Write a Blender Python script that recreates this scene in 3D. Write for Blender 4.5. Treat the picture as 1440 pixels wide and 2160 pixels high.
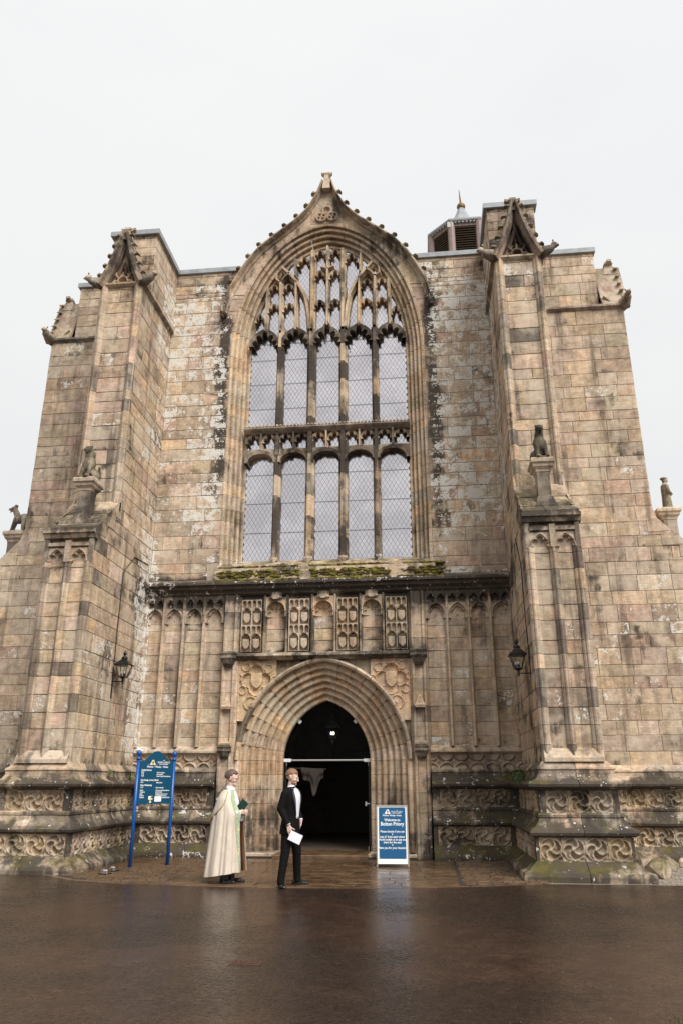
import bpy, bmesh, math, random
import numpy as np
from math import sin, cos, pi, sqrt, acos, atan2, radians
from mathutils import Vector, Matrix

for o in list(bpy.data.objects): bpy.data.objects.remove(o, do_unlink=True)
random.seed(7); rng = np.random.default_rng(7)
scene = bpy.context.scene
COL = scene.collection

# ------------------------------------------------------------------ camera
cam_d = bpy.data.cameras.new('camera'); cam = bpy.data.objects.new('camera', cam_d); COL.objects.link(cam)
cam.location = (2.545, -19.0, 1.6)
cam.rotation_euler = (radians(90 + 19.53), 0, radians(6.3))
cam_d.sensor_fit = 'VERTICAL'; cam_d.sensor_height = 36; cam_d.lens = 26.87
cam_d.clip_end = 2000; cam_d.clip_start = .05
scene.camera = cam
# ------------------------------------------------------------------ overcast sky
SUN_EL, SUN_AZ = radians(46), radians(138)          # azimuth from +Y clockwise: veiled sun behind the camera, to the right
w = bpy.data.worlds.new('World'); scene.world = w; w.use_nodes = True
nt = w.node_tree; nt.nodes.clear()
def N(nt, t, **k):
    n = nt.nodes.new(t)
    for a, b in k.items():
        if a.startswith('_'): n.inputs[int(a[1:])].default_value = b
        else: setattr(n, a, b)
    return n
tc = N(nt, 'ShaderNodeTexCoord'); mp = N(nt, 'ShaderNodeMapping'); mp.inputs['Scale'].default_value = (1, 1, 2.2)
nz = N(nt, 'ShaderNodeTexNoise'); nz.inputs['Scale'].default_value = 1.7; nz.inputs['Detail'].default_value = 6; nz.inputs['Roughness'].default_value = .55
cr = N(nt, 'ShaderNodeValToRGB')
cr.color_ramp.elements[0].position = .3; cr.color_ramp.elements[0].color = (.91, .92, .93, 1)
cr.color_ramp.elements[1].position = .62; cr.color_ramp.elements[1].color = (.97, .97, .965, 1)
# overcast luminance (brighter towards the zenith, the usual overcast law)
sep = N(nt, 'ShaderNodeSeparateXYZ'); el = N(nt, 'ShaderNodeMapRange'); el.clamp = True
el.inputs['From Min'].default_value = 0; el.inputs['From Max'].default_value = 1; el.inputs['To Min'].default_value = .92; el.inputs['To Max'].default_value = 1.12
mul = N(nt, 'ShaderNodeVectorMath', operation='SCALE')
sky = N(nt, 'ShaderNodeTexSky'); sky.sky_type = 'NISHITA'; sky.sun_disc = False; sky.sun_elevation = SUN_EL; sky.sun_rotation = SUN_AZ
bg1 = N(nt, 'ShaderNodeBackground'); bg1.inputs['Strength'].default_value = .06
bg2 = N(nt, 'ShaderNodeBackground'); bg2.inputs['Strength'].default_value = .71
mx = N(nt, 'ShaderNodeMixShader'); mx.inputs[0].default_value = .94
out = N(nt, 'ShaderNodeOutputWorld'); L = nt.links.new
L(tc.outputs['Generated'], mp.inputs['Vector']); L(mp.outputs[0], nz.inputs['Vector']); L(nz.outputs['Fac'], cr.inputs[0])
L(tc.outputs['Generated'], sep.inputs[0]); L(sep.outputs['Z'], el.inputs['Value'])
L(cr.outputs[0], mul.inputs[0]); L(el.outputs[0], mul.inputs['Scale'])
L(sky.outputs[0], bg1.inputs[0]); L(mul.outputs[0], bg2.inputs[0]); L(bg1.outputs[0], mx.inputs[1]); L(bg2.outputs[0], mx.inputs[2]); L(mx.outputs[0], out.inputs[0])
sd = bpy.data.lights.new('sun', 'SUN'); sd.energy = 3.5; sd.angle = radians(38); sd.color = (1, .965, .91)
so = bpy.data.objects.new('sun', sd); COL.objects.link(so)
so.rotation_euler = (pi/2 - SUN_EL, 0, pi - SUN_AZ)
sv = scene.view_settings; sv.view_transform = 'Standard'; sv.look = 'None'; sv.exposure = .42; sv.gamma = 1; sv.use_curve_mapping = False

# ------------------------------------------------------------------ materials
def new_mat(name):
    m = bpy.data.materials.new(name); m.use_nodes = True
    return m, m.node_tree, m.node_tree.nodes['Principled BSDF']
def simple(name, col, rough=.6, metal=0, noise=.12, scale=20, bump=0, spec=.5):
    m, nt, b = new_mat(name)
    L = nt.links.new
    g = N(nt, 'ShaderNodeNewGeometry')
    n = N(nt, 'ShaderNodeTexNoise'); n.inputs['Scale'].default_value = scale; n.inputs['Detail'].default_value = 6
    L(g.outputs['Position'], n.inputs['Vector'])
    r = N(nt, 'ShaderNodeMapRange'); r.inputs['From Min'].default_value = .25; r.inputs['From Max'].default_value = .75
    r.inputs['To Min'].default_value = 1 - noise; r.inputs['To Max'].default_value = 1 + noise
    L(n.outputs['Fac'], r.inputs['Value'])
    v = N(nt, 'ShaderNodeVectorMath', operation='SCALE'); v.inputs[0].default_value = col[:3]
    L(r.outputs[0], v.inputs['Scale']); L(v.outputs[0], b.inputs['Base Color'])
    b.inputs['Roughness'].default_value = rough; b.inputs['Metallic'].default_value = metal
    b.inputs['Specular IOR Level'].default_value = spec
    if bump:
        bp = N(nt, 'ShaderNodeBump'); bp.inputs['Strength'].default_value = bump; bp.inputs['Distance'].default_value = .01
        L(n.outputs['Fac'], bp.inputs['Height']); L(bp.outputs[0], b.inputs['Normal'])
    return m
def maprange(nt, src, a, b, c=0., d=1., smooth=True):
    r = N(nt, 'ShaderNodeMapRange'); r.clamp = True
    if smooth: r.interpolation_type = 'SMOOTHSTEP'
    for k, v in zip(('From Min', 'From Max', 'To Min', 'To Max'), (a, b, c, d)): r.inputs[k].default_value = v
    nt.links.new(src, r.inputs['Value']); return r.outputs[0]
def math_(nt, op, a, b=None, c=None):
    n = N(nt, 'ShaderNodeMath', operation=op)
    for i, v in enumerate((a, b, c)):
        if v is None: continue
        if isinstance(v, (int, float)): n.inputs[i].default_value = v
        else: nt.links.new(v, n.inputs[i])
    return n.outputs[0]
def mixc(nt, fac, a, b, blend='MIX'):
    n = N(nt, 'ShaderNodeMix', data_type='RGBA', blend_type=blend)
    for i, v in ((0, fac), (6, a), (7, b)):
        if isinstance(v, (int, float)): n.inputs[i].default_value = v
        elif isinstance(v, tuple): n.inputs[i].default_value = (*v[:3], 1)
        else: nt.links.new(v, n.inputs[i])
    return n.outputs[2]
def noise(nt, vec, scale, detail=6, rough=.55, dist=0):
    n = N(nt, 'ShaderNodeTexNoise'); n.inputs['Scale'].default_value = scale; n.inputs['Detail'].default_value = detail
    n.inputs['Roughness'].default_value = rough; n.inputs['Distortion'].default_value = dist
    if vec is not None: nt.links.new(vec, n.inputs['Vector'])
    return n.outputs['Fac']
def mapping(nt, vec, scale, loc=(0, 0, 0)):
    m = N(nt, 'ShaderNodeMapping'); m.inputs['Scale'].default_value = scale; m.inputs['Location'].default_value = loc
    nt.links.new(vec, m.inputs['Vector']); return m.outputs[0]

def stone_material():
    m, nt, b = new_mat('weathered_sandstone'); L = nt.links.new
    g = N(nt, 'ShaderNodeNewGeometry'); P = g.outputs['Position']
    at = N(nt, 'ShaderNodeAttribute'); at.attribute_name = 'tone'
    aw = N(nt, 'ShaderNodeAttribute'); aw.attribute_name = 'wear'
    sp = N(nt, 'ShaderNodeSeparateXYZ'); L(aw.outputs['Vector'], sp.inputs[0])
    soot, lich, moss = sp.outputs
    nrm = N(nt, 'ShaderNodeSeparateXYZ'); L(g.outputs['True Normal'], nrm.inputs[0])
    up = math_(nt, 'MAXIMUM', nrm.outputs['Z'], 0.)
    big = noise(nt, P, 1.1, 9, .62, .3)
    mid = noise(nt, P, 6.5, 8, .6)
    bed = noise(nt, mapping(nt, P, (2.2, 2.2, 16)), 1.6, 6, .6, 1.2)
    streak = noise(nt, mapping(nt, P, (7, 7, .55)), 1., 5, .6)
    fine = noise(nt, P, 70, 5, .65)
    grit = noise(nt, P, 240, 2, .5)
    col = at.outputs['Color']
    f = math_(nt, 'MULTIPLY', maprange(nt, bed, .3, .7, .82, 1.16), maprange(nt, mid, .28, .72, .78, 1.2))
    f = math_(nt, 'MULTIPLY', f, maprange(nt, fine, .3, .7, .78, 1.2))
    f = math_(nt, 'MULTIPLY', f, maprange(nt, streak, .3, .7, .74, 1.18))
    f = math_(nt, 'MULTIPLY', f, maprange(nt, grit, .3, .7, .8, 1.2))
    v = N(nt, 'ShaderNodeVectorMath', operation='SCALE'); L(col, v.inputs[0]); L(f, v.inputs['Scale']); col = v.outputs[0]
    # iron / ochre veins
    iron = maprange(nt, noise(nt, mapping(nt, P, (1.1, 1.1, 3), (4, 2, 9)), 1.5, 7, .6, .8), .58, .75, 0, .40)
    col = mixc(nt, iron, col, (.40, .215, .09))
    # grey surface film
    pale = maprange(nt, noise(nt, mapping(nt, P, (1, 1, .7), (7, 45, 3)), 1.4, 8, .65), .46, .63, 0, .58)
    col = mixc(nt, pale, col, (.55, .465, .365))
    film = maprange(nt, math_(nt, 'ADD', noise(nt, mapping(nt, P, (1, 1, .8), (31, 5, 2)), 2.1, 10, .72), math_(nt, 'MULTIPLY', math_(nt, 'SUBTRACT', streak, .5), .3)), .50, .72, 0, .6)
    col = mixc(nt, film, col, (.19, .145, .108))
    runs = maprange(nt, math_(nt, 'ADD', noise(nt, mapping(nt, P, (3.2, 3.2, .16), (5, 9, 2)), 1., 6, .62), math_(nt, 'MULTIPLY', math_(nt, 'SUBTRACT', big, .5), .5)), .52, .69, 0, .72)
    col = mixc(nt, math_(nt, 'MULTIPLY', runs, maprange(nt, soot, .02, .2)), col, (.12, .088, .065))
    # soot crust
    s = math_(nt, 'ADD', big, math_(nt, 'MULTIPLY', soot, .62))
    s = math_(nt, 'ADD', s, math_(nt, 'MULTIPLY', math_(nt, 'SUBTRACT', streak, .5), .5))
    s = math_(nt, 'ADD', s, math_(nt, 'MULTIPLY', math_(nt, 'SUBTRACT', mid, .5), .35))
    sf = maprange(nt, s, .73, .98, 0, .93)
    col = mixc(nt, sf, col, (.042, .034, .028))
    # lichen: crusts and round spots
    ln = noise(nt, mapping(nt, P, (1, 1, 1), (11, 3, 7)), 5.5, 7, .6)
    ln2 = noise(nt, mapping(nt, P, (1, 1, 1), (1, 13, 7)), 21, 4, .55)
    lv = math_(nt, 'ADD', math_(nt, 'MULTIPLY_ADD', lich, .52, math_(nt, 'MULTIPLY', ln, .62)), math_(nt, 'MULTIPLY', ln2, .38))
    lf = maprange(nt, lv, .765, .80, 0, .9)
    col = mixc(nt, lf, col, (.63, .605, .555))
    vo = N(nt, 'ShaderNodeTexVoronoi'); vo.inputs['Scale'].default_value = 16; vo.inputs['Randomness'].default_value = 1; L(P, vo.inputs['Vector'])
    vs = N(nt, 'ShaderNodeSeparateColor'); L(vo.outputs['Color'], vs.inputs[0])
    rad = math_(nt, 'MULTIPLY', math_(nt, 'POWER', vs.outputs[0], 3.), math_(nt, 'MULTIPLY_ADD', lich, .55, .04))
    spot = maprange(nt, math_(nt, 'SUBTRACT', rad, vo.outputs['Distance']), 0, .05, 0, .85)
    col = mixc(nt, spot, col, (.68, .66, .61))
    # moss and algae
    mn = noise(nt, mapping(nt, P, (1, 1, .8), (3, 8, 1)), 2.6, 9, .66)
    mv = math_(nt, 'ADD', math_(nt, 'MULTIPLY_ADD', moss, .5, mn), math_(nt, 'MULTIPLY', up, .16))
    mf = maprange(nt, mv, .74, .98, 0, .85)
    mcol = mixc(nt, maprange(nt, mid, .35, .65), (.105, .085, .018), (.055, .052, .016))
    col = mixc(nt, mf, col, mcol)
    L(col, b.inputs['Base Color'])
    b.inputs['Roughness'].default_value = .88; b.inputs['Specular IOR Level'].default_value = .25
    h = math_(nt, 'ADD', math_(nt, 'MULTIPLY', fine, .35), math_(nt, 'MULTIPLY', mid, .9))
    h = math_(nt, 'ADD', h, math_(nt, 'MULTIPLY', bed, .4))
    bp = N(nt, 'ShaderNodeBump'); bp.inputs['Strength'].default_value = .75; bp.inputs['Distance'].default_value = .016
    L(h, bp.inputs['Height']); L(bp.outputs[0], b.inputs['Normal'])
    return m
STONE = stone_material()
def mortar_material():
    m, nt, b = new_mat('lime_mortar'); g = N(nt, 'ShaderNodeNewGeometry'); P = g.outputs['Position']
    c = mixc(nt, maprange(nt, noise(nt, P, .8, 6, .6), .4, .6), (.43, .355, .275), (.27, .21, .16)); c = mixc(nt, maprange(nt, noise(nt, P, 14, 5, .6), .4, .65, 0, .6), c, (.25, .2, .15))
    nt.links.new(c, b.inputs['Base Color']); b.inputs['Roughness'].default_value = .95; return m
MORTAR = mortar_material()
LEAD = simple('lead_sheet', (.27, .285, .30), .55, noise=.22, scale=6, bump=.1)
CAME = simple('lead_came', (.10, .097, .10), .6)
IRON = simple('black_iron', (.012, .012, .014), .35, .3)
DARKWOOD = simple('dark_oak', (.022, .014, .009), .6, noise=.4, scale=8)
INTERIOR = simple('shade_darkened_stone', (.085, .058, .038), .9, noise=.3, scale=4)  # porch stone; indoor shade is put into this darkened base colour
STEEL = simple('brushed_steel', (.55, .55, .54), .3, .9, noise=.05)
BLUE = simple('blue_gloss_paint', (.006, .075, .30), .3, noise=.08)
TEAL = simple('teal_sign_panel', (.002, .058, .115), .35, noise=.05)
TEAL2 = simple('blue_sign_panel', (.0, .075, .19), .3, noise=.05)
WHITE = simple('white_paint', (.8, .8, .79), .45, noise=.04)
CREAM = simple('cream_print', (.75, .66, .36), .5, noise=.04)
DARKPRINT = simple('dark_print', (.01, .014, .03), .5)
ALU = simple('aluminium_trim', (.35, .32, .29), .4, .6)
BROWNPAINT = simple('pink_brown_paint', (.24, .18, .16), .7, noise=.15, scale=8)
LOUVRE = simple('louvre_timber', (.05, .033, .022), .8, noise=.3)
GOLD = simple('weathered_gilt', (.17, .115, .04), .6, .3, noise=.3, scale=15)

# ------------------------------------------------------------------ mesh building
def vcol(k):
    """a stone colour: k picks the family"""
    j = lambda s: 1 + random.uniform(-s, s)
    pal = {'grey': [(.31, .25, .18), (.35, .275, .19), (.27, .22, .165), (.32, .24, .17), (.38, .30, .215)],
           'buff': [(.40, .29, .175), (.43, .305, .18), (.36, .265, .17), (.44, .32, .20), (.35, .245, .155)],
           'warm': [(.49, .31, .15), (.43, .27, .13), (.50, .34, .185), (.42, .29, .165), (.45, .32, .19)],
           'pink': [(.36, .23, .165), (.31, .195, .15), (.38, .255, .185)],
           'dark': [(.15, .12, .095), (.19, .15, .115), (.12, .10, .08)],
           'pale': [(.46, .385, .285), (.42, .345, .25)]}
    c = random.choice(pal[k]); b0 = (.40, .325, .25); c = tuple(1.25*g*(q*.5 + p*.5) for q, p, g in zip(c, b0, (.985, .945, .925))) if k != 'dark' else tuple(1.25*q for q in c); s = j(.19)
    return (c[0]*s*j(.03), c[1]*s*j(.03), c[2]*s*j(.05))
def mixtone(ws):
    ks = list(ws); r = random.uniform(0, sum(ws.values()))
    for k in ks:
        r -= ws[k]
        if r <= 0: return vcol(k)
    return vcol(ks[-1])
FACADE = {'grey': 4, 'buff': 3, 'pink': 1.1, 'warm': .4, 'pale': 1.}
BUTT = {'grey': 4, 'buff': 4, 'pink': .8, 'dark': .15, 'warm': .5, 'pale': .8}
SIDE = {'grey': 6, 'buff': 3, 'pink': 1, 'dark': .1, 'pale': .8}

def box01(v, a, b, s):
    """soft membership of v in [a,b]"""
    return np.clip((v - a)/s + .5, 0, 1)*np.clip((b - v)/s + .5, 0, 1)
def wear_at(p):
    x, y, z = p[:, 0], p[:, 1], p[:, 2]; ax = np.abs(x)
    soot = np.full(len(p), .21); lich = np.full(len(p), .16); moss = np.full(len(p), .0)
    front = np.clip((y + 1.2)/.3, 0, 1)                       # near the main wall plane
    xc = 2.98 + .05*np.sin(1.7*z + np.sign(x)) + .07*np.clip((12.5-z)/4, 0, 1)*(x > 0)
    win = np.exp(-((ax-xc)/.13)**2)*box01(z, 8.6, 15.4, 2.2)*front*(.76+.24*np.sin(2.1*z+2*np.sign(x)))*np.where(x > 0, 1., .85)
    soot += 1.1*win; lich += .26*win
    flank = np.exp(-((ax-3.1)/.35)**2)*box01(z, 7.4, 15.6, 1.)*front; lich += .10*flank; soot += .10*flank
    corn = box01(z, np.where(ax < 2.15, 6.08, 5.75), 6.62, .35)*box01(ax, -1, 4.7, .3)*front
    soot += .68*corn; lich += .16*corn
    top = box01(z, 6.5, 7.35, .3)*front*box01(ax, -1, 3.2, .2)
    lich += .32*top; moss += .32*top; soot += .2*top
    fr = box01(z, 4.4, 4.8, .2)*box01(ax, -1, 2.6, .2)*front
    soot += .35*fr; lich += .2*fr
    pl = box01(z, -.5, 1.95, .5)
    soot += .40*pl; lich += .15*pl; moss += .24*pl
    lg = (box01(z, 1.46, 1.66, .06) + box01(z, .66, .84, .06)); soot += .16*lg  # ledge undersides: soot, plus their shade painted in as extra darkness
    bs = box01(z, -.5, .4, .25); moss += .13*bs; soot += .12*bs
    inner = front*box01(z, -.2, 1.9, .2)*box01(ax, 2.4, 4.9, .2); soot += .12*inner; lich += .05*inner; moss += .1*inner
    led = box01(z, 6.5, 7.02, .2)*np.clip((-y - 2.9)/.3, 0, 1); soot += .36*led
    wth = box01(z, 7., 7.9, .2)*np.clip((-y - 2.3)/.3, 0, 1); moss += .2*wth; soot += .14*wth
    up = box01(z, 7.6, 15.4, .8)*box01(ax, 3.0, 4.75, .2)*front
    lich += np.where(x > 0, .29, .19)*up
    lich += .16*box01(z, 12.8, 15.8, .8)*box01(ax, 3.1, 4.75, .2)*front
    moss += .22*box01(z, 13.3, 14.7, .5)*box01(ax, 3.6, 4.75, .3)*front
    lime = box01(x, -4.9, -4.45, .12)*box01(z, 2.2, 7.7, .5)*box01(y, -.75, .3, .3); lich += .6*lime
    og = np.clip((z - 15.6)/.6, 0, 1)*box01(ax, -1, 3.2, .2)*front
    soot += .26*og; moss += .24*og; lich += .06*og
    gab = np.clip((z - 14.2)/.3, 0, 1)*np.clip((-y - 1.7)/.3, 0, 1); moss += .2*gab; soot += .4*gab
    rc = box01(x, 4.2, 4.75, .1)*np.clip((-y - .05)/.3, 0, 1); moss += .2*rc; soot += .1*rc
    door = box01(ax, -1, 2.25, .1)*box01(z, -.1, 4.45, .15)*box01(y, -.4, 1, .1)
    soot -= .18*door; lich -= .1*door; moss -= .3*door
    dj = box01(ax, 1.2, 2.2, .2)*box01(z, .6, 1.5, .4)*box01(y, -.4, 1, .1); soot += .12*dj
    ped = box01(z, 6.9, 8.4, .1)*np.clip((-y - 2.6)/.2, 0, 1); soot += .22*ped; moss += .16*ped
    lo = box01(z, 1.9, 3.2, 1.)*np.clip((-y - 3.)/.3, 0, 1); soot += .08*lo
    lich = np.minimum(lich, .46 + .1*lime)
    return np.stack([soot, lich, moss], 1)

class MB:
    def __init__(s, xf=None): s.v = []; s.f = []; s.t = []; s.xf = xf; s.ex = {}
    def add(s, vs, fs, tone=(.36, .28, .19), ex=None):
        o = len(s.v); s.v.extend(vs)
        if ex is not None: s.ex[o] = ex
        for f in fs: s.f.append([i + o for i in f]); s.t.append(tone)
    def box(s, x0, x1, y0, y1, z0, z1, tone=(.36, .28, .19), b=0):
        if b:
            p = []
            for dz, ins in ((z0, b), (z0 + b, 0), (z1 - b, 0), (z1, b)):
                p += [(x0+ins, y0+ins, dz), (x1-ins, y0+ins, dz), (x1-ins, y1-ins, dz), (x0+ins, y1-ins, dz)]
            f = [[3, 2, 1, 0], [12, 13, 14, 15]]
            for k in range(3):
                for i in range(4): j = (i+1) % 4; f.append([k*4+i, k*4+j, k*4+4+j, k*4+4+i])
            s.add(p, f, tone); return
        s.add([(x0, y0, z0), (x1, y0, z0), (x1, y1, z0), (x0, y1, z0), (x0, y0, z1), (x1, y0, z1), (x1, y1, z1), (x0, y1, z1)],
              [[3, 2, 1, 0], [4, 5, 6, 7], [0, 1, 5, 4], [1, 2, 6, 5], [2, 3, 7, 6], [3, 0, 4, 7]], tone)
    def loft(s, rings, tone=(.36, .28, .19), close=True, caps=True):
        n = len(rings[0]); vs = [p for r in rings for p in r]; fs = []
        for k in range(len(rings)-1):
            for i in range(n if close else n-1):
                j = (i+1) % n; fs.append([k*n+i, k*n+j, (k+1)*n+j, (k+1)*n+i])
        if caps and close: fs.append(list(range(n))[::-1]); fs.append([(len(rings)-1)*n+i for i in range(n)])
        s.add(vs, fs, tone)
    def lathe(s, prof, c=(0, 0, 0), n=12, tone=(.3, .3, .3), a0=0):
        s.loft([[(c[0]+r*cos(a0+2*pi*i/n), c[1]+r*sin(a0+2*pi*i/n), c[2]+z) for i in range(n)] for r, z in prof], tone)
    def tube(s, pts, r, n=8, tone=(.3, .3, .3)):
        pts = [Vector(p) for p in pts]; rs = r if isinstance(r, (list, tuple)) else [r]*len(pts); rings = []
        for i, p in enumerate(pts):
            d = (pts[min(i+1, len(pts)-1)] - pts[max(i-1, 0)]).normalized()
            a = Vector((0, 0, 1)) if abs(d.z) < .9 else Vector((1, 0, 0))
            u = d.cross(a).normalized(); v = d.cross(u)
            rings.append([tuple(p + u*rs[i]*cos(2*pi*k/n) + v*rs[i]*sin(2*pi*k/n)) for k in range(n)])
        s.loft(rings, tone)
    def ico(s, c, r, sub=1, tone=(.3, .3, .3), jit=0):
        bm = bmesh.new(); bmesh.ops.create_icosphere(bm, subdivisions=sub, radius=1)
        r = (r, r, r) if isinstance(r, (int, float)) else r
        vs = [tuple(c[k] + v.co[k]*r[k]*(1+random.uniform(-jit, jit)) for k in range(3)) for v in bm.verts]
        fs = [[v.index for v in f.verts] for f in bm.faces]; bm.free(); s.add(vs, fs, tone)
    def build(s, name, mat, parent=None, smooth=False, wear=None, kind=None, stone=None):
        vs = [s.xf(p) for p in s.v] if s.xf else s.v
        me = bpy.data.meshes.new(name); me.from_pydata(vs, [], s.f)
        if mat is STONE if stone is None else stone:
            a = me.attributes.new('tone', 'FLOAT_COLOR', 'FACE')
            t = np.ones((len(s.f), 4), np.float32); t[:, :3] = np.array(s.t, np.float32)
            a.data.foreach_set('color', t.ravel())
            wv = wear_at(np.array(vs, float)) if wear is None else np.tile(np.array(wear, float), (len(vs), 1))
            for o_, e_ in s.ex.items(): wv[o_:o_+len(e_)] += e_
            wv[:, 1] = np.minimum(wv[:, 1], .58)
            a = me.attributes.new('wear', 'FLOAT_VECTOR', 'POINT'); a.data.foreach_set('vector', wv.astype(np.float32).ravel())
        if smooth: me.polygons.foreach_set('use_smooth', [True]*len(me.polygons))
        bm = bmesh.new(); bm.from_mesh(me); bmesh.ops.recalc_face_normals(bm, faces=bm.faces); bm.to_mesh(me); bm.free()
        me.materials.append(mat); me.update()
        o = bpy.data.objects.new(name, me); COL.objects.link(o)
        if parent is not None: o.parent = parent
        if kind: o['kind'] = kind
        return o
def empty(name, loc=(0, 0, 0), rz=0):
    o = bpy.data.objects.new(name, None); COL.objects.link(o); o.location = loc; o.rotation_euler = (0, 0, rz); o.empty_display_size = .1; return o
def tag(o, label, cat, group=None):
    o['label'] = label; o['category'] = cat
    if group: o['group'] = group
    return o
def copy_tree(o, parent=None):
    c = o.copy(); COL.objects.link(c); c.parent = parent
    for ch in o.children: copy_tree(ch, c)
    return c
# ================================================================== THE CHURCH
church = tag(empty('church'), 'weathered sandstone church tower front with great traceried window and arched doorway', 'church')
W, BO, AX = 4.65, 5.78, 5.215            # buttress inner and outer face, axis
YU, YL = -2.45, -3.55                    # buttress front, upper and lower stage
TOPZ = 16.27                             # top of the masonry, under the lead coping
# ---- course heights shared round the building
COURSES = [1.98]
_r = random.Random(3)
while COURSES[-1] < 16.2:
    COURSES.append(COURSES[-1] + _r.uniform(.27, .43))
COURSES[-1] = TOPZ
STONES = []      # (weight, verts, faces, tone, parent)
CAMP = np.array(cam.location)
def stone_quad(fr, q, parent, tone, xf=None, proud=None, gap=.004, bev=.007):
    """fr: (origin, udir, ndir); q: four (u,z) corners counter-clockwise"""
    o, u, n = fr
    cu = sum(p[0] for p in q)/4; cz = sum(p[1] for p in q)/4
    def ins(p, d):
        du, dz = cu-p[0], cz-p[1]
        return (p[0] + math.copysign(min(d, abs(du)*.4), du), p[1] + math.copysign(min(d, abs(dz)*.4), dz))
    pr = random.uniform(.0, .008) if proud is None else proud
    vs = []
    for p in q:
        a = ins(p, gap + random.uniform(0, .003)); vs.append((o[0]+u[0]*a[0]-n[0]*.05, o[1]+u[1]*a[0]-n[1]*.05, a[1]))
    for p in q:
        a = ins(p, gap + random.uniform(0, .004)); d = pr - bev; vs.append((o[0]+u[0]*a[0]+n[0]*d, o[1]+u[1]*a[0]+n[1]*d, a[1]))
    wq = max(abs(q[1][0]-q[0][0]), abs(q[2][0]-q[3][0])); nx, nz = max(1, min(5, int(round(wq/.2)))), 2
    qi = [ins(p, gap + bev + random.uniform(-.003, .006)) for p in q]
    for jz in range(nz+1):
        for ix in range(nx+1):
            s, t = ix/nx, jz/nz; edge = ix in (0, nx) or jz in (0, nz)
            uu = (qi[0][0]*(1-s)+qi[1][0]*s)*(1-t)+(qi[3][0]*(1-s)+qi[2][0]*s)*t; zz_ = (qi[0][1]*(1-s)+qi[1][1]*s)*(1-t)+(qi[3][1]*(1-s)+qi[2][1]*s)*t
            d = pr + random.uniform(-.003, .003) + (0 if edge else .004)
            vs.append((o[0]+u[0]*uu+n[0]*d, o[1]+u[1]*uu+n[1]*d, zz_))
    if xf: vs = [xf(p) for p in vs]
    k_ = nx+1; fs = [[8+j*k_+i, 8+j*k_+i+1, 8+(j+1)*k_+i+1, 8+(j+1)*k_+i] for j in range(nz) for i in range(nx)]
    for i in range(4): j = (i+1) % 4; fs.append([i, j, 4+j, 4+i])
    B, Tp = [8+i for i in range(nx+1)], [8+nz*k_+i for i in range(nx+1)]
    fs += [[4, 5] + B[::-1], [7, 6][::-1] + Tp, [5, 6] + [8+j*k_+nx for j in range(nz+1)][::-1], [7, 4] + [8+j*k_ for j in range(nz+1)]]
    c = np.mean(np.array(vs), 0); nw = np.array((n[0], n[1], 0.))
    if xf: nw = np.array(xf((n[0], n[1], 0))) - np.array(xf((0, 0, 0)))
    A = abs((q[2][0]-q[0][0])*(q[2][1]-q[0][1])); d = CAMP - c; r = np.linalg.norm(d)
    fac = max(0., float(np.dot(nw, d/r)))
    if c[2] > 17.5: fac = 0
    ex = np.zeros((len(vs), 3)); se, sc, le, lc = random.uniform(-.05, .24), random.uniform(-.08, .17), random.uniform(-.05, .14), random.uniform(-.05, .12)
    if random.random() < .16: le += .22; lc += random.uniform(0, .28)
    for j in range(nz+1):
        for i in range(nx+1):
            e = (i in (0, nx)) or (j in (0, nz)); k = 8+j*k_+i
            ex[k] = ((se if e else sc)+random.uniform(-.08, .08), (le if e else lc)+random.uniform(-.06, .06), random.uniform(-.1, .03))
    STONES.append((A*fac/r**2, vs, fs, tone, parent, ex))
def ashlar(fr, lo, hi, z0, z1, parent, tones, xf=None, lens=(.45, .95), single=False, skip=None):
    """courses of ashlar between u=lo(z) and u=hi(z)"""
    lo_ = lo if callable(lo) else (lambda z: lo); hi_ = hi if callable(hi) else (lambda z: hi)
    zs = [z0] + [c for c in COURSES if z0 + .12 < c < z1 - .12] + [z1]
    for a, b in zip(zs, zs[1:]):
        l0, l1, h0, h1 = lo_(a+.001), lo_(b-.001), hi_(a+.001), hi_(b-.001)
        us = []
        m = max(l0, l1); e = min(h0, h1)
        u = m
        if not single:
            while True:
                u += random.uniform(*lens)
                if u > e - .26: break
                us.append(u)
        bl = [l0] + us + [h0]; tl = [l1] + us + [h1]
        for i in range(len(bl)-1):
            if bl[i+1] - bl[i] < .02 and tl[i+1] - tl[i] < .02: continue
            q = [(bl[i], a), (bl[i+1], a), (tl[i+1], b), (tl[i], b)]
            if skip and skip(q): continue
            stone_quad(fr, q, parent, mixtone(tones), xf)
FRONT = ((0, 0, 0), (1, 0), (0, -1))
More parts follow.
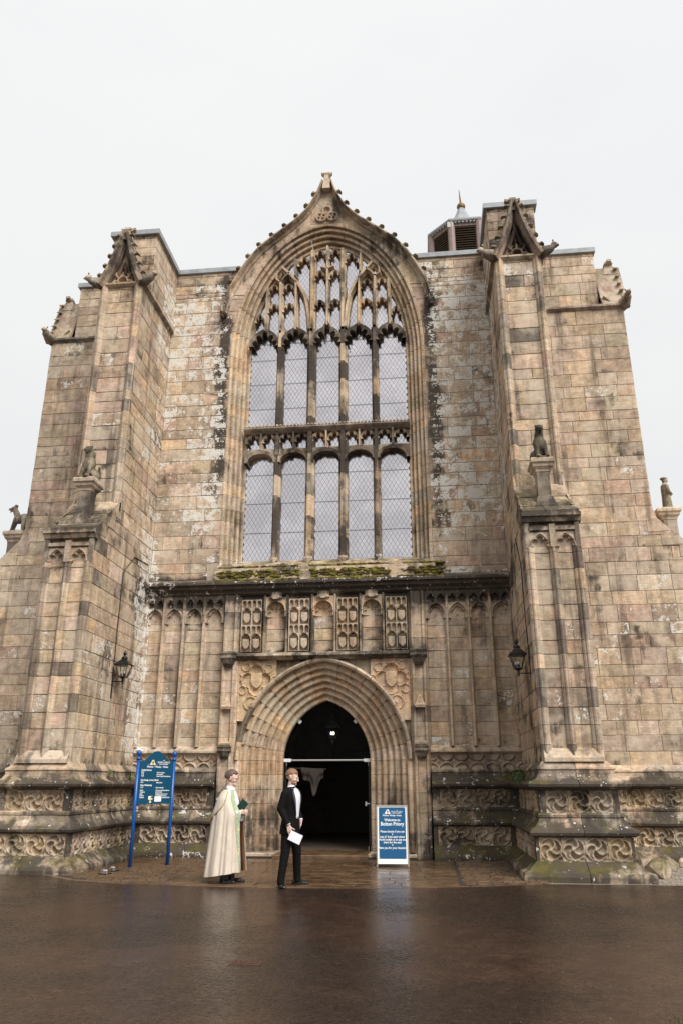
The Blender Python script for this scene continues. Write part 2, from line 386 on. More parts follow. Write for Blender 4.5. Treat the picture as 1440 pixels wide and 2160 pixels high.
# ---- arches
def arch_pt(a, h, t, two=True, k=.07):
    c = (a*a + h*h)/(2*a) - a if two else k*a
    th = acos(c/(a+c)); H = h/sin(th); q = t*th
    return (a+c)*cos(q) - c, H*sin(q)
def arch_x(a, h, zz, two=True, k=.07):
    """half width of the arch at height zz above its springing"""
    if zz <= 0: return a
    if zz >= h: return 0.
    c = (a*a + h*h)/(2*a) - a if two else k*a
    th = acos(c/(a+c)); H = h/sin(th); s = min(1, zz/H)
    return max(0., (a+c)*sqrt(1-s*s) - c)
def arch_blocks(prof, zbase, zspring, parent, jname, vname, tones, two=True, nv=9, k=.07, zcuts=None, gap=.004, smooth=False, t0=0., name_h=None):
    """prof: list of (a, h, y) from the opening outwards; swept up the jambs and round the arch, cut in blocks"""
    out = []
    zs = zcuts or [zbase] + [c for c in COURSES if zbase + .2 < c < zspring - .2] + [zspring]
    for sd in (-1, 1):
        if zbase < zspring:
            for z0, z1 in zip(zs, zs[1:]):
                m = MB(); m.loft([[(sd*a, y, z) for a, h, y in prof] for z in (z0+gap, z1-gap)], mixtone(tones), close=False)
                n = len(prof)
                m.add([(sd*a, y, z1-gap) for a, h, y in prof] + [(sd*prof[-1][0], prof[0][2], z1-gap)], [list(range(n+1))], m.t[0])
                m.add([(sd*a, y, z0+gap) for a, h, y in prof] + [(sd*prof[-1][0], prof[0][2], z0+gap)], [list(range(n+1))], m.t[0])
                out.append(m.build(jname, STONE, parent))
        ts = [t0 + (1-t0)*i/nv for i in range(nv+1)]
        for ta, tb in zip(ts, ts[1:]):
            m = MB(); tn = mixtone(tones); g = gap/2.6
            rings = []
            for q in np.linspace(ta + g, tb - (g if tb < .999 else 0), 4):
                r = []
                for a, h, y in prof:
                    x, z = arch_pt(a, h, q, two, k); r.append((sd*max(x, 0), y, zspring + z))
                rings.append(r)
            m.loft(rings, tn, close=False)
            n = len(prof)
            for r in (rings[0], rings[-1]):
                x, z = r[-1][0], r[-1][2]; m.add(r + [(x, prof[0][2], z)], [list(range(n+1))], tn)
            out.append(m.build(vname, STONE, parent))
    return out
def moulded(a0, a1, h0, h1, y0, y1, n, amp, ph=0., fine=9):
    """a splayed run of rolls and hollows from (a0,y0) to (a1,y1)"""
    L_ = sqrt((a1-a0)**2 + (y1-y0)**2); nx, ny = (y1-y0)/L_, -(a1-a0)/L_     # outward (towards the viewer) normal
    pts = []
    for i in range(n*fine+1):
        s = i/(n*fine); p = (s*n + ph) % 1.
        g = amp*sin(pi*p/.6)**.8 if p < .6 else -amp*1.15*sin(pi*(p-.6)/.4)
        s2 = s
        pts.append((a0 + (a1-a0)*s2 + g*nx*1., h0 + (h1-h0)*s2 + g*nx, y0 + (y1-y0)*s2 + g*ny))
    return pts
# ---------------------------------------------------------------- main wall core
tower = MB()
D = .008      # mortar bed lies this far behind the stone faces
tower.box(-5.7, -2.78, D, 1.2, 0, TOPZ); tower.box(2.78, 5.7, D, 1.2, 0, TOPZ)
tower.box(-2.8, 2.8, .15, 1.2, 4.62, 7.05)
tower.box(-5.9, -2.0, 1.21, 9, 0, TOPZ); tower.box(2.0, 5.9, 1.21, 9, 0, TOPZ)
tower.box(-2.0, 2.0, 8.9, 9.0, 0, TOPZ)
tower.box(-5.85, 5.85, 1.3, 9, TOPZ-.35, TOPZ-.1)
WA0, WH0, WA1, WH1, WS = 2.30, 3.92, 2.80, 4.50, 13.30     # great window: opening and outer moulding
DA0, DH0, DA1, DH1, DS = 1.09, 1.46, 2.02, 2.32, 2.12      # doorway
OGEE = [(3.12, 14.72), (3.06, 15.0), (2.92, 15.5), (2.68, 16.0), (2.45, 16.42), (2.05, 16.95), (1.55, 17.38), (1.06, 17.77), (.62, 18.22), (.33, 18.75), (.15, 19.30)]
def ogee_x(z):
    for (x0, z0), (x1, z1) in zip(OGEE, OGEE[1:]):
        if z0 <= z <= z1: return x0 + (x1-x0)*(z-z0)/(z1-z0)
    return 3.12 if z < 14.7 else 0.
wax = lambda z: arch_x(WA1, WH1, z-WS, False)
# spandrel and gable infill behind the stones
for sd in (-1, 1):
    zz = list(np.linspace(WS, TOPZ, 14))
    tower.loft([[(sd*(wax(z)-.02), D, z), (sd*2.79, D, z), (sd*2.79, 1.2, z), (sd*(wax(z)-.02), 1.2, z)] for z in zz])
tw = tower.build('tower_wall', MORTAR, church)
tw['label'] = 'pale mortar core of the tower wall'
gm = MB()
for sd in (-1, 1):
    zz = list(np.linspace(15.4, 19.2, 26))
    f_ = lambda z: max(wax(z)-.02, 0) if z < WS+WH1 else 0.
    gm.loft([[(sd*f_(z), -.02, z), (sd*max(ogee_x(z)-.05, f_(z)+.01), -.02, z), (sd*max(ogee_x(z)-.05, f_(z)+.01), .55, z), (sd*f_(z), .55, z)] for z in zz], vcol('buff'))
gm.build('gable_wall', STONE, church)
# ---------------------------------------------------------------- ashlar of the main wall
for sd in (-1, 1):
    fr = ((0, 0, 0), (sd, 0), (0, -1))
    ashlar(fr, lambda z: wax(z)+.0 if z > WS else 2.80, W, 7.08, 15.4, tw, FACADE)
    ashlar(fr, lambda z: max(wax(z), 0), W, 15.4, TOPZ, tw, FACADE)
    # strip of wall under the window sill beside the cornice
    ashlar(fr, 3.1, W, 6.62, 7.08, tw, FACADE)
# ---------------------------------------------------------------- great window
wp = [(WA0+.02, WH0+.02, .62), (WA0, WH0, .5)] + moulded(WA0, WA1-.06, WH0, WH1-.06, .44, .02, 4, .048, .15) + [(WA1-.03, WH1-.03, -.02), (WA1, WH1, -.015), (WA1, WH1, .06)]
WARMG = {'buff': 5, 'warm': 2.2, 'grey': 2, 'pale': 1.5}
arch_blocks(wp, 6.95, WS, church, 'jamb_stone', 'voussoir', WARMG, two=False, nv=8)
# ogee hood mould with crockets
def sweep2d(pts, prof, tone, m, y_of=None, sc=None):
    """pts: (x,z) polyline; prof: (offset to the left of travel, y)"""
    rings = []
    for i, p in enumerate(pts):
        a = pts[max(i-1, 0)]; b = pts[min(i+1, len(pts)-1)]
        d = (b[0]-a[0], b[1]-a[1]); l = sqrt(d[0]**2+d[1]**2) or 1; nx, nz_ = -d[1]/l, d[0]/l
        k_ = sc[i] if sc else 1.; rings.append([(p[0]+nx*o*k_, y, p[1]+nz_*o*k_) for o, y in prof])
    m.loft(rings, tone)
def resample(pts, n):
    P = np.array(pts, float); s = np.r_[0, np.cumsum(np.hypot(*np.diff(P, axis=0).T))]
    t = np.linspace(0, s[-1], n); return [(float(np.interp(q, s, P[:, 0])), float(np.interp(q, s, P[:, 1]))) for q in t]
def crocket_mesh():
    m = MB(); t = (.26, .215, .13)
    def ring(x, z, rx, ry): return [(x+rx*cos(a)*.9, ry*sin(a), z+rx*cos(a)*.2) for a in np.linspace(0, 2*pi, 7)[:-1]]
    m.loft([ring(0, -.04, .085, .09), ring(.0, .04, .06, .075), ring(.02, .09, .06, .08), ring(.05, .135, .085, .12), ring(.075, .16, .07, .11), ring(.085, .18, .03, .05)], t)
    return m
_ck = crocket_mesh().build('crocket', STONE, church, wear=(.35, .2, .4)); CROCKET = _ck.data
bpy.data.objects.remove(_ck)
def crocket(x, z, ang, y=-.15, sc=1., parent=None, M=None, sx=1):
    o = bpy.data.objects.new('crocket', CROCKET); COL.objects.link(o); o.parent = parent or church
    m4 = Matrix.Translation((x, y, z)) @ Matrix.Rotation(ang, 4, 'Y') @ Matrix.Diagonal((sc*sx, sc, sc, 1))
    o.matrix_basis = (M @ m4) if M else m4
hp = [(-.02, .05), (-.02, -.20), (.02, -.27), (.06, -.27), (.09, -.2), (.105, -.12), (.16, -.06), (.16, .05)]
for sd in (-1, 1):
    pts = resample([(-x, z) for x, z in OGEE], 42)                  # left side, going up: left of travel is outside -> use negative offsets
    for a in range(0, 41, 5):
        b = min(a+5, 41); m = MB(xf=(lambda p: (-p[0], p[1], p[2])) if sd > 0 else None)
        sweep2d(pts[a:b+1], [(-o, y) for o, y in hp], mixtone({'grey': 2, 'buff': 3}), m, sc=[float(np.interp(q, [0, 24, 41], [1, 1, .5])) for q in range(a, b+1)])
        m.build('hood_mould', STONE, church)
    cp = resample([(-x, z) for x, z in OGEE[2:]], 30)
    for i in range(2, 29, 3):
        a, b = cp[i-1], cp[i+1]; ang = atan2(b[1]-a[1], b[0]-a[0])
        # crocket grows along the outward normal
        nx, nz_ = -sin(ang), cos(ang)
        x, z = cp[i][0]-nx*.015, cp[i][1]-nz_*.015
        crocket(x*(1 if sd < 0 else -1), z, (-ang if sd < 0 else ang), -.16, .88, sx=1 if sd > 0 else -1)
    # label stop
    m = MB(xf=(lambda p: (-p[0], p[1], p[2])) if sd > 0 else None); m.ico((-3.03, -.13, 14.66), (.10, .15, .11), 2, vcol('dark'), .15); m.ico((-3.05, -.2, 14.55), (.07, .09, .08), 2, vcol('dark'), .2); m.build('label_stop', STONE, church, smooth=True, wear=(.7, .1, .4))
fm = MB()
fm.loft([[(x*w_, y*d_-.1, z) for x, y in ((-1, -1), (1, -1), (1, 1), (-1, 1))] for z, w_, d_ in ((18.95, .12, .15), (19.2, .10, .13), (19.38, .075, .11), (19.5, .065, .1), (19.56, .1, .12), (19.60, .09, .1))], vcol('grey'))
for sx in (-1, 1): fm.loft([[(sx*(.05+q*.12), -.1+b*(.08-.03*q), 19.52+.10*q+c*(.045-.02*q)) for b, c in ((-1, -1), (1, -1), (1, 1), (-1, 1))] for q in (0, .5, 1)], vcol('grey'))
fm.build('finial', STONE, church)
# small foiled panel in the gable
def hfield(fr, w_, h_, nx, ny, fn, tone, m, keep=None):
    """relief: fn(u,v) -> outward depth, on the plane fr=(origin(x,y,z), udir, ndir)"""
    o, u, n = fr; vs = []; fs = []
    U = np.linspace(0, w_, nx+1); V = np.linspace(0, h_, ny+1); UU, VV = np.meshgrid(U, V)
    Dp = fn(UU, VV)
    for j in range(ny+1):
        for i in range(nx+1):
            d = float(Dp[j, i]); vs.append((o[0]+u[0]*U[i]+n[0]*d, o[1]+u[1]*U[i]+n[1]*d, o[2]+V[j]))
    k = nx+1
    for j in range(ny):
        for i in range(nx):
            if keep and not keep(U[i]+w_/nx/2, V[j]+h_/ny/2): continue
            fs.append([j*k+i, j*k+i+1, (j+1)*k+i+1, (j+1)*k+i])
    m.add(vs, fs, tone)
sm = lambda a, b, x: (lambda t: t*t*(3-2*t))(np.clip((x-a)/(b-a), 0, 1))
circ = lambda U, V, x, y, r: np.hypot(U-x, V-y) - r
def trefoil(U, V, cx, cy, w_, bot=-9):
    """signed distance (negative inside) of a cusped arch head, half width w_, springing at cy"""
    return np.minimum.reduce([circ(U, V, cx, cy+.55*w_, .52*w_), circ(U, V, cx-.5*w_, cy+.12*w_, .46*w_), circ(U, V, cx+.5*w_, cy+.12*w_, .46*w_), np.where((V < cy-.1*w_) & (V > bot), np.abs(U-cx)-.86*w_, 1.)])
def pointed(U, V, cx, cy, a, h):
    c = (a*a+h*h)/(2*a)-a
    d = np.maximum(np.hypot(U-cx+c, np.maximum(V-cy, 0)), np.hypot(U-cx-c, np.maximum(V-cy, 0)))-(a+c)
    return d
def gable_relief(U, V):
    d = np.minimum.reduce([circ(U, V, .5+.17*sx, .22+.0*sx, .15) for sx in (-1, 1)] + [circ(U, V, .5, .47, .13)])
    r = np.abs(d) - .022
    cusp = np.minimum.reduce([np.abs(circ(U, V, .5+.17*sx+.09*cos(a), .22+.09*sin(a), .06)) - .012 for sx in (-1, 1) for a in (.5, 2.1, 3.7, 5.2)])
    return .07*(1-sm(0, .02, np.minimum(r, cusp)))
m = MB(); hfield(((-.5, -.025, 17.78), (1, 0), (0, -1)), 1., .75, 50, 38, gable_relief, vcol('buff'), m, keep=lambda u, v: abs(u-.5) < ogee_x(17.78+v)-.2)
m.build('carved_panel', STONE, church, smooth=True)
# ---- tracery
MT = {'buff': 3, 'warm': 2, 'dark': 3, 'grey': 2}
def mullprof(wd, yc=.33): return [(-wd/2, yc+.13), (-wd/2, yc-.02), (-wd*.30, yc-.07), (-wd*.2, yc-.19), (wd*.2, yc-.19), (wd*.30, yc-.07), (wd/2, yc-.02), (wd/2, yc+.13)]
def bar(pts, wd, name, tone=None, yc=.33, seg=None):
    pr = mullprof(wd, yc)
    pts = [(math.copysign(min(abs(x), arch_x(WA0+.05, WH0+.05, z-WS, False)), x), min(z, 17.16)) for x, z in pts]
    if seg:
        (x0, z0), (x1, z1) = pts; n = max(1, int(abs(z1-z0)/seg))
        for i in range(n):
            m = MB(); za, zb = z0+(z1-z0)*i/n, z0+(z1-z0)*(i+1)/n
            sweep2d([(x0, za+.003), (x0, zb-.003)], [(-o, y) for o, y in pr], tone or mixtone(MT), m); m.build(name, STONE, church, wear=(random.choice((.45, .6, .75, .9)), .15, .0))
    else:
        m = MB(); sweep2d(pts, pr, tone or mixtone({'buff': 4, 'warm': 3, 'dark': 1}), m); m.build(name, STONE, church, wear=(.5, .1, 0))
def cusp_head(cx, wd, zs, h, y=.33, th=.05, cusp=.1, nc=3, dep=.2, tone=None, name='cusped_head', ogee=0, wear=None, rnd=False):
    m = MB(); A, B = [], []; n = 40; a = wd/2
    for i in range(n+1):
        t = i/n
        if rnd: x, z = -a*cos(pi*t), h*sin(pi*t)**.9
        else:
            q = 2*t if t <= .5 else 2*(1-t); x, z = arch_pt(a, h, q); x = -x if t <= .5 else x
        if ogee: z += ogee*max(0, 1-abs(x)/(a*.3))**1.5*h
        A.append((cx+x, zs+z))
        c = th + cusp*(1-abs(sin(pi*nc*t)))**1.3*(1 if .03 < t < .97 else .6)
        r = sqrt(x*x+z*z)+1e-6; k = max(.1, (r-c)/r); B.append((cx+x*k, zs+z*k - .05*(1-abs(2*t-1))*0))
    y0, y1 = y-dep*.55, y+dep*.45
    vs = [(x, y0, z) for x, z in A] + [(x, y0+.03, z) for x, z in B] + [(x, y1, z) for x, z in B] + [(x, y1, z) for x, z in A]
    fs = []; k = n+1
    for i in range(n):
        for b in range(3): fs.append([b*k+i, b*k+i+1, (b+1)*k+i+1, (b+1)*k+i])
        fs.append([3*k+i, 3*k+i+1, i+1, i])
    m.add(vs, fs, tone or mixtone({'dark': 1, 'buff': 3, 'warm': 2, 'grey': 2})); m.build(name, STONE, church, wear=wear or (.5, .1, 0))
MX = [-1.38, -.46, .46, 1.38]
ZG = 7.18                                  # glass foot
for i, x in enumerate(MX):
    wd = .20 if i in (0, 3) else .25
    bar([(x, ZG-.03), (x, 10.2)], wd, 'mullion', seg=.52); bar([(x, 10.2), (x, 14.2)], wd, 'mullion', seg=.52)
    m = MB(); m.loft([[(x+dx*wd*.55*q, .14-.02+dy*.05*q, z) for dx, dy in ((-1, 0), (0, -1), (1, 0), (0, 1))] for z, q in ((ZG-.12, .3), (ZG-.02, 1), (ZG+.04, .9))], vcol('grey')); m.build('mullion_foot', STONE, church)
LX = [-1.84, -.92, 0, .92, 1.84]
for cx in LX:
    cusp_head(cx, .90, 9.98, .36, th=.085, cusp=.0, dep=.34, wear=(.55, .1, 0), rnd=True)                # lower lights, plain round heads
    cusp_head(cx, .92, 13.70, .56, th=.075, cusp=.15, nc=5, dep=.34, ogee=.45 if cx == 0 else .05, wear=(.6, .1, 0), tone=vcol('dark'))
    for s in (-.23, .23):
        cusp_head(cx+s, .42, 10.60, .29, th=.03, cusp=.09, nc=3, dep=.2, wear=(.5, .1, 0))
    bar([(cx, 10.36), (cx, 10.88)], .10, 'tracery_bar')
# transom: battlemented rail
m = MB()
m.loft([[(x, y, z) for y, z in ((.1, 10.93), (.06, 10.97), (.06, 11.01), (.14, 11.05), (.46, 11.05), (.46, 10.9), (.2, 10.86))] for x in np.linspace(-2.32, 2.32, 12)], vcol('dark'))
for i in range(47):
    x = -2.28 + i*.0985; m.box(x, x+.055, .07, .2, 11.04, 11.085, vcol('grey'))
m.build('transom', STONE, church)
m = MB()
for cx in [l+s for l in LX for s in (-.23, .23)]:
    for sx in (-1, 1):      # spandrels above the small lights
        m.loft([[(cx+sx*.23, y, 10.9), (cx+sx*.23, y, 10.62), (cx+sx*.20, y, 10.72), (cx+sx*.13, y, 10.82), (cx+sx*.03, y, 10.88)] for y in (.27, .42)], (.17, .135, .1))
for cx in LX:
    for sx in (-1, 1):
        m.loft([[(cx+sx*.46, y, 10.4), (cx+sx*.46, y, 9.98), (cx+sx*.42, y, 10.14), (cx+sx*.3, y, 10.27), (cx+sx*.05, y, 10.37), (cx+sx*.05, y, 10.42)] for y in (.25, .45)], (.2, .155, .11))
m.build('transom_spandrel', STONE, church, wear=(.45, .15, 0))
# upper tracery
for sd in (-1, 1):
    bar([(sd*.46, 14.1), (sd*.46, 16.98)], .2, 'tracery_bar')
    pts = resample([(.53, 14.2), (.57, 14.8), (.67, 15.35), (.92, 15.88), (1.16, 16.2), (1.36, 16.42)], 12)
    if sd < 0: pts = [(-x, z) for x, z in pts]
    bar(pts, .17, 'tracery_bar')
    bar([(sd*1.38, 14.1), (sd*1.42, 15.95)], .15, 'tracery_bar')
    bar([(sd*1.42, 15.9), (sd*1.56, 16.02), (sd*1.72, 16.22)], .1, 'tracery_bar'); bar([(sd*1.42, 15.9), (sd*1.33, 16.05), (sd*1.15, 16.22)], .1, 'tracery_bar')
    bar([(sd*1.84, 14.2), (sd*1.85, 15.75)], .13, 'tracery_bar'); bar([(sd*.93, 14.2), (sd*.95, 15.9)], .13, 'tracery_bar')
    bar([(sd*.98, 16.1), (sd*1.0, 16.75)], .10, 'tracery_bar')
    for x, wd in ((1.61, .42), (1.15, .42), (2.02, .3)):
        cusp_head(sd*x, wd, 14.88 if x < 2 else 14.55, .3, th=.03, cusp=.09, nc=3, dep=.2)
    for x in (1.62, 1.18): cusp_head(sd*x, .42, 15.52, .36, th=.03, cusp=.09, nc=3, dep=.2)
    cusp_head(sd*.72, .42, 16.48, .34, th=.03, cusp=.09, nc=3, dep=.2)
    cusp_head(sd*.23, .43, 14.9, .32, th=.035, cusp=.1, nc=3, dep=.22); cusp_head(sd*.23, .43, 15.92, .34, th=.035, cusp=.1, nc=3, dep=.22); cusp_head(sd*.23, .43, 16.66, .38, th=.03, cusp=.09, nc=3, dep=.2)
    bar([(0, 16.28), (sd*.2, 16.36)], .08, 'tracery_bar')
bar([(0, 14.3), (0, 17.1)], .13, 'tracery_bar')
# sill
m = MB(); 
for x0 in np.linspace(-2.85, 2.85, 7)[:-1]:
    x1 = x0+.95-.006; t = mixtone({'grey': 3, 'buff': 2})
    m.loft([[(x, .5, ZG+.06), (x, .38, ZG), (x, .02, 7.03), (x, -.06, 6.98), (x, -.06, 6.7), (x, .5, 6.7)] for x in (x0, x1)], t)
    m.loft([[(x, -.06, 6.93), (x, -.17, 6.86), (x, -.17, 6.8), (x, -.2, 6.74), (x, -.2, 6.5), (x, -.06, 6.5)] for x in (x0, x1)], t)
m.build('window_sill', STONE, church, wear=(.42, .36, .46))
# ---- leaded glass: separate lozenge panes in a lead lattice
def glass_material():
    m, nt, b = new_mat('old_leaded_glass'); L = nt.links.new
    g = N(nt, 'ShaderNodeNewGeometry'); n1 = noise(nt, g.outputs['Position'], 3.5, 3); n2 = noise(nt, g.outputs['Position'], .9, 4)
    bp = N(nt, 'ShaderNodeBump'); bp.inputs['Strength'].default_value = .1; bp.inputs['Distance'].default_value = .02; L(n1, bp.inputs['Height'])
    gl = N(nt, 'ShaderNodeBsdfGlossy'); gl.inputs['Roughness'].default_value = .16; gl.inputs['Color'].default_value = (.86, .82, .85, 1); L(bp.outputs[0], gl.inputs['Normal'])
    df = N(nt, 'ShaderNodeBsdfDiffuse'); df.inputs['Color'].default_value = (.035, .033, .035, 1)
    mx = N(nt, 'ShaderNodeMixShader'); L(maprange(nt, n2, .35, .65, .66, .82), mx.inputs[0]); L(df.outputs[0], mx.inputs[1]); L(gl.outputs[0], mx.inputs[2])
    L(mx.outputs[0], nt.nodes['Material Output'].inputs['Surface']); return m
GLASS = glass_material()
PW, PH, YG = .118, .205, .43
lat = MB()
zz = np.linspace(ZG-.1, WS+WH0+.05, 60)
lat.loft([[(-arch_x(WA0+.03, WH0+.03, z-WS, False), YG+.012, z), (arch_x(WA0+.03, WH0+.03, z-WS, False), YG+.012, z), (arch_x(WA0+.03, WH0+.03, z-WS, False), YG+.03, z), (-arch_x(WA0+.03, WH0+.03, z-WS, False), YG+.03, z)] for z in zz])
lattice = lat.build('lead_lattice', CAME, church)
pm = MB(); g_ = .0034; q = [(0, -PH/2+g_*1.8), (PW/2-g_, 0), (0, PH/2-g_*1.8), (-PW/2+g_, 0)]
pm.add([(x, 0, z) for x, z in q] + [(x, .008, z) for x, z in q], [[0, 1, 2, 3]] + [[i, (i+1) % 4, 4+(i+1) % 4, 4+i] for i in range(4)])
_p = pm.build('pane', GLASS, church); PANE = _p.data; bpy.data.objects.remove(_p)
panes = []
for r in range(int((WS+WH0-ZG)/(PH/2))+2):
    z = ZG + r*PH/2
    for c in range(-21, 22):
        x = (c + .5*(r % 2))*PW
        if abs(x) + .03 > arch_x(WA0, WH0, z-WS, False): continue
        if z < 14.1 and min(abs(x-mx_) for mx_ in MX) < .05: continue
        panes.append((x, z))
panes.sort(key=lambda p: p[1]); rest = MB()
for i, (x, z) in enumerate(panes):
    R = Matrix.Rotation(random.gauss(0, .03), 4, 'X') @ Matrix.Rotation(random.gauss(0, .03), 4, 'Z')
    if i < 300:
        o = bpy.data.objects.new('pane', PANE); COL.objects.link(o); o.parent = lattice; o.matrix_basis = Matrix.Translation((x, YG, z)) @ R
    else:
        M = Matrix.Translation((x, YG, z)) @ R; rest.add([tuple(M @ v.co) for v in PANE.vertices], [list(p.vertices) for p in PANE.polygons])
rest.build('glazing', GLASS, lattice, kind='stuff')
m = MB()
for z in (8.0, 8.85, 9.7, 11.75, 12.55, 13.35, 13.9): m.tube([(-2.28, .41, z), (2.28, .41, z)], .005, 5)
m.build('saddle_bar', CAME, church)
# ---------------------------------------------------------------- cornice between door stage and window stage
def xrun(prof, x0, x1, name, tones=FACADE, seg=1.1, wear=None):
    n = max(1, int(round((x1-x0)/seg))); cuts = [x0+(x1-x0)*i/n for i in range(n+1)]
    for a, b in zip(cuts, cuts[1:]):
        m = MB(); m.loft([[(x, y, z) for y, z in prof] for x in (a+.003, b-.003)], mixtone(tones)); m.build(name, STONE, church, wear=wear)
cprof = [(.1, 6.60), (-.02, 6.60), (-.30, 6.50), (-.36, 6.46), (-.36, 6.40), (-.30, 6.38), (-.27, 6.30), (-.19, 6.25), (-.16, 6.19), (-.10, 6.15), (.1, 6.15)]
xrun(cprof, -W+.01, W-.01, 'cornice', {'dark': 2, 'grey': 2})
# ---------------------------------------------------------------- blind arcade either side of the door
RX = [2.55, 3.08, 3.61, 4.14]
def arcade_head(U, V):
    w_ = .53; c = w_/2
    a = pointed(U, V, c, .10, .205, .27); t = trefoil(U, V, c, .10, .19)
    d = np.full(U.shape, .11)
    d = np.where(a < 0, .06, d); d = np.where(t < 0, 0, d)
    d = d - .0*a + .02*(np.abs(a-.012) < .014)
    for s in (-1, 1):
        t2 = trefoil(U, V, c+s*.125, .505, .085, .40); b2 = np.maximum(np.abs(U-c-s*.125)-.075, np.maximum(.40-V, V-.51))
        d = np.where(np.minimum(t2, b2) < 0, .01, d)
        p2 = np.abs(pointed(U, V, c+s*.125, .5, .105, .13)-.0); d = d + .018*((p2 < .012) & (V > .48))
    return d
for sd in (-1, 1):
    fr = ((0, .0, 0), (sd, 0), (0, -1)); edges = RX + [W]
    for a, b in zip(edges, edges[1:]):
        ashlar(fr, a+.03, b-.03, 2.42, 5.48, tw, {'grey': 4, 'buff': 4, 'pale': 1.5, 'warm': 1}, lens=(.5, 2.5))
        m = MB(); hfield((((a if sd > 0 else -b), -.005, 5.46), (1, 0), (0, -1)), .53, .70, 40, 53, arcade_head, vcol('grey'), m)
        m.build('carved_panel', STONE, church, smooth=False)
    for x in RX[1:] + [W-.03]:
        for z0, z1 in zip([2.42]+[c for c in COURSES if 2.7 < c < 6.0], [c for c in COURSES if 2.7 < c < 6.0]+[6.14]):
            m = MB(); pr = [(-.065, .05), (-.065, -.01), (-.045, -.04), (-.034, -.13), (-.018, -.16), (.018, -.16), (.034, -.13), (.045, -.04), (.065, -.01), (.065, .05)]
            m.loft([[(sd*x+o, y, z) for o, y in pr] for z in (z0+.003, z1-.003)], mixtone({'grey': 4, 'buff': 3})); m.build('rib', STONE, church)
    # sloping sill of the arcade
    xrun([(.05, 2.50), (-.0, 2.45), (-.13, 2.36), (-.15, 2.33), (-.15, 2.29), (-.08, 2.28), (.05, 2.28)], *((sd*2.55, sd*W) if sd > 0 else (-W, -2.55)), 'arcade_sill', {'grey': 2, 'buff': 2})
# ---------------------------------------------------------------- pilasters flanking the doorway
for sd in (-1, 1):
    for z0, z1 in zip([-.02]+[c for c in [.5, .95, 1.4, 1.98]+COURSES[1:] if c < 5.9], [c for c in [.5, .95, 1.4, 1.98]+COURSES[1:] if c < 5.9]+[6.16]):
        m = MB(); t = mixtone({'grey': 3, 'buff': 3, 'dark': .5})
        pr = [(2.12, .05), (2.12, -.05), (2.16, -.10), (2.19, -.20), (2.24, -.21), (2.27, -.15), (2.43, -.15), (2.46, -.21), (2.51, -.20), (2.55, -.08), (2.58, -.02), (2.58, .05)]
        m.loft([[(sd*x, y, z) for x, y in pr] for z in (z0+.003, z1-.003)], t); m.build('pilaster_stone', STONE, church)
    # corbelled brackets and little canopies
    for zc, sc in ((4.50, 1.), (2.30, .8)):
        m = MB(); 
        for k, (z, r) in enumerate(((-.22, .06), (-.12, .13), (-.02, .17), (.04, .2), (.1, .19), (.16, .2), (.2, .17))):
            pass
        m.loft([[(sd*2.35+dx*r*sc*1.05, -.16+dy*r*sc*1.1, zc+z*sc) for dx, dy in ((-1, .6), (-1, -.8), (0, -1.15), (1, -.8), (1, .6))] for z, r in ((-.2, .07), (-.12, .13), (-.03, .16), (.03, .2), (.09, .18), (.15, .2), (.19, .17))], vcol('dark'))
        m.build('corbel', STONE, church, wear=(.6, .25, .3))
    m = MB(); m.loft([[(sd*2.35+dx*r, -.17+dy*r, z) for dx, dy in ((-1, .6), (-1, -1), (1, -1), (1, .6))] for z, r in ((3.30, .11), (3.36, .13), (3.40, .1), (3.55, .05), (3.62, .02))], vcol('buff')); m.build('niche_canopy', STONE, church)
    m = MB(); m.loft([[(sd*2.35+dx*r, -.17+dy*r, z) for dx, dy in ((-1, .6), (-1, -1), (1, -1), (1, .6))] for z, r in ((2.46, .13), (2.5, .14), (2.54, .1))], vcol('buff')); m.build('niche_sill', STONE, church)
# ---------------------------------------------------------------- shield frieze over the door
fb = MB(); fb.box(-2.13, 2.13, .1, .14, 4.6, 6.3)
for cx in (-1.83, -.61, .61, 1.83): fb.box(cx-.31, cx+.31, -.03, .09, 4.6, 6.2)
for cx in (-1.22, 0, 1.22): fb.box(cx-.31, cx+.31, -.03, .09, 6.08, 6.2)
fb.build('frieze_core', STONE, church)
def shield(U, V, cx, cy, a, h):
    b = np.maximum(np.abs(U-cx)-a, np.abs(V-cy-h*.15)-h*.55)
    lower = pointed(U, -V, cx, -(cy-h*.05), a, h*.62)
    return np.where(V < cy-h*.05, lower, np.maximum(np.abs(U-cx)-a, V-cy-h*.62))
def shield_panel(U, V):
    w_, d = .52, np.full(U.shape, .105)
    for tz in (.0, .66):
        for i in range(4):
            cx = .065+.13*i; t = np.minimum(circ(U, V, cx, tz+.60, .042), np.maximum(np.abs(U-cx)-.042, np.maximum(tz+.46-V, V-tz-.60)))
            d = np.where(t < 0, .02, d)
        for i in range(2):
            cx = .13+.26*i
            t = np.minimum(trefoil(U, V, cx, tz+.32, .115, tz+.02), np.maximum(np.abs(U-cx)-.108, np.maximum(tz+.02-V, V-tz-.34)))
            d = np.where(t < 0, .0, d); s_ = shield(U, V, cx, tz+.20, .088, .2)
            d = np.where(s_ < 0, .085-.5*np.maximum(s_+.02, 0), d)
            a = np.abs(pointed(U, V, cx, tz+.33, .125, .14)-.0); d = d + .02*((a < .012) & (V > tz+.3))
    return d
for cx in (-1.83, -.61, .61, 1.83):
    m = MB(); hfield(((cx-.26, -.045, 4.70), (1, 0), (0, -1)), .52, 1.33, 44, 112, shield_panel, mixtone({'grey': 3, 'buff': 3}), m)
    m.build('shield_panel', STONE, church)
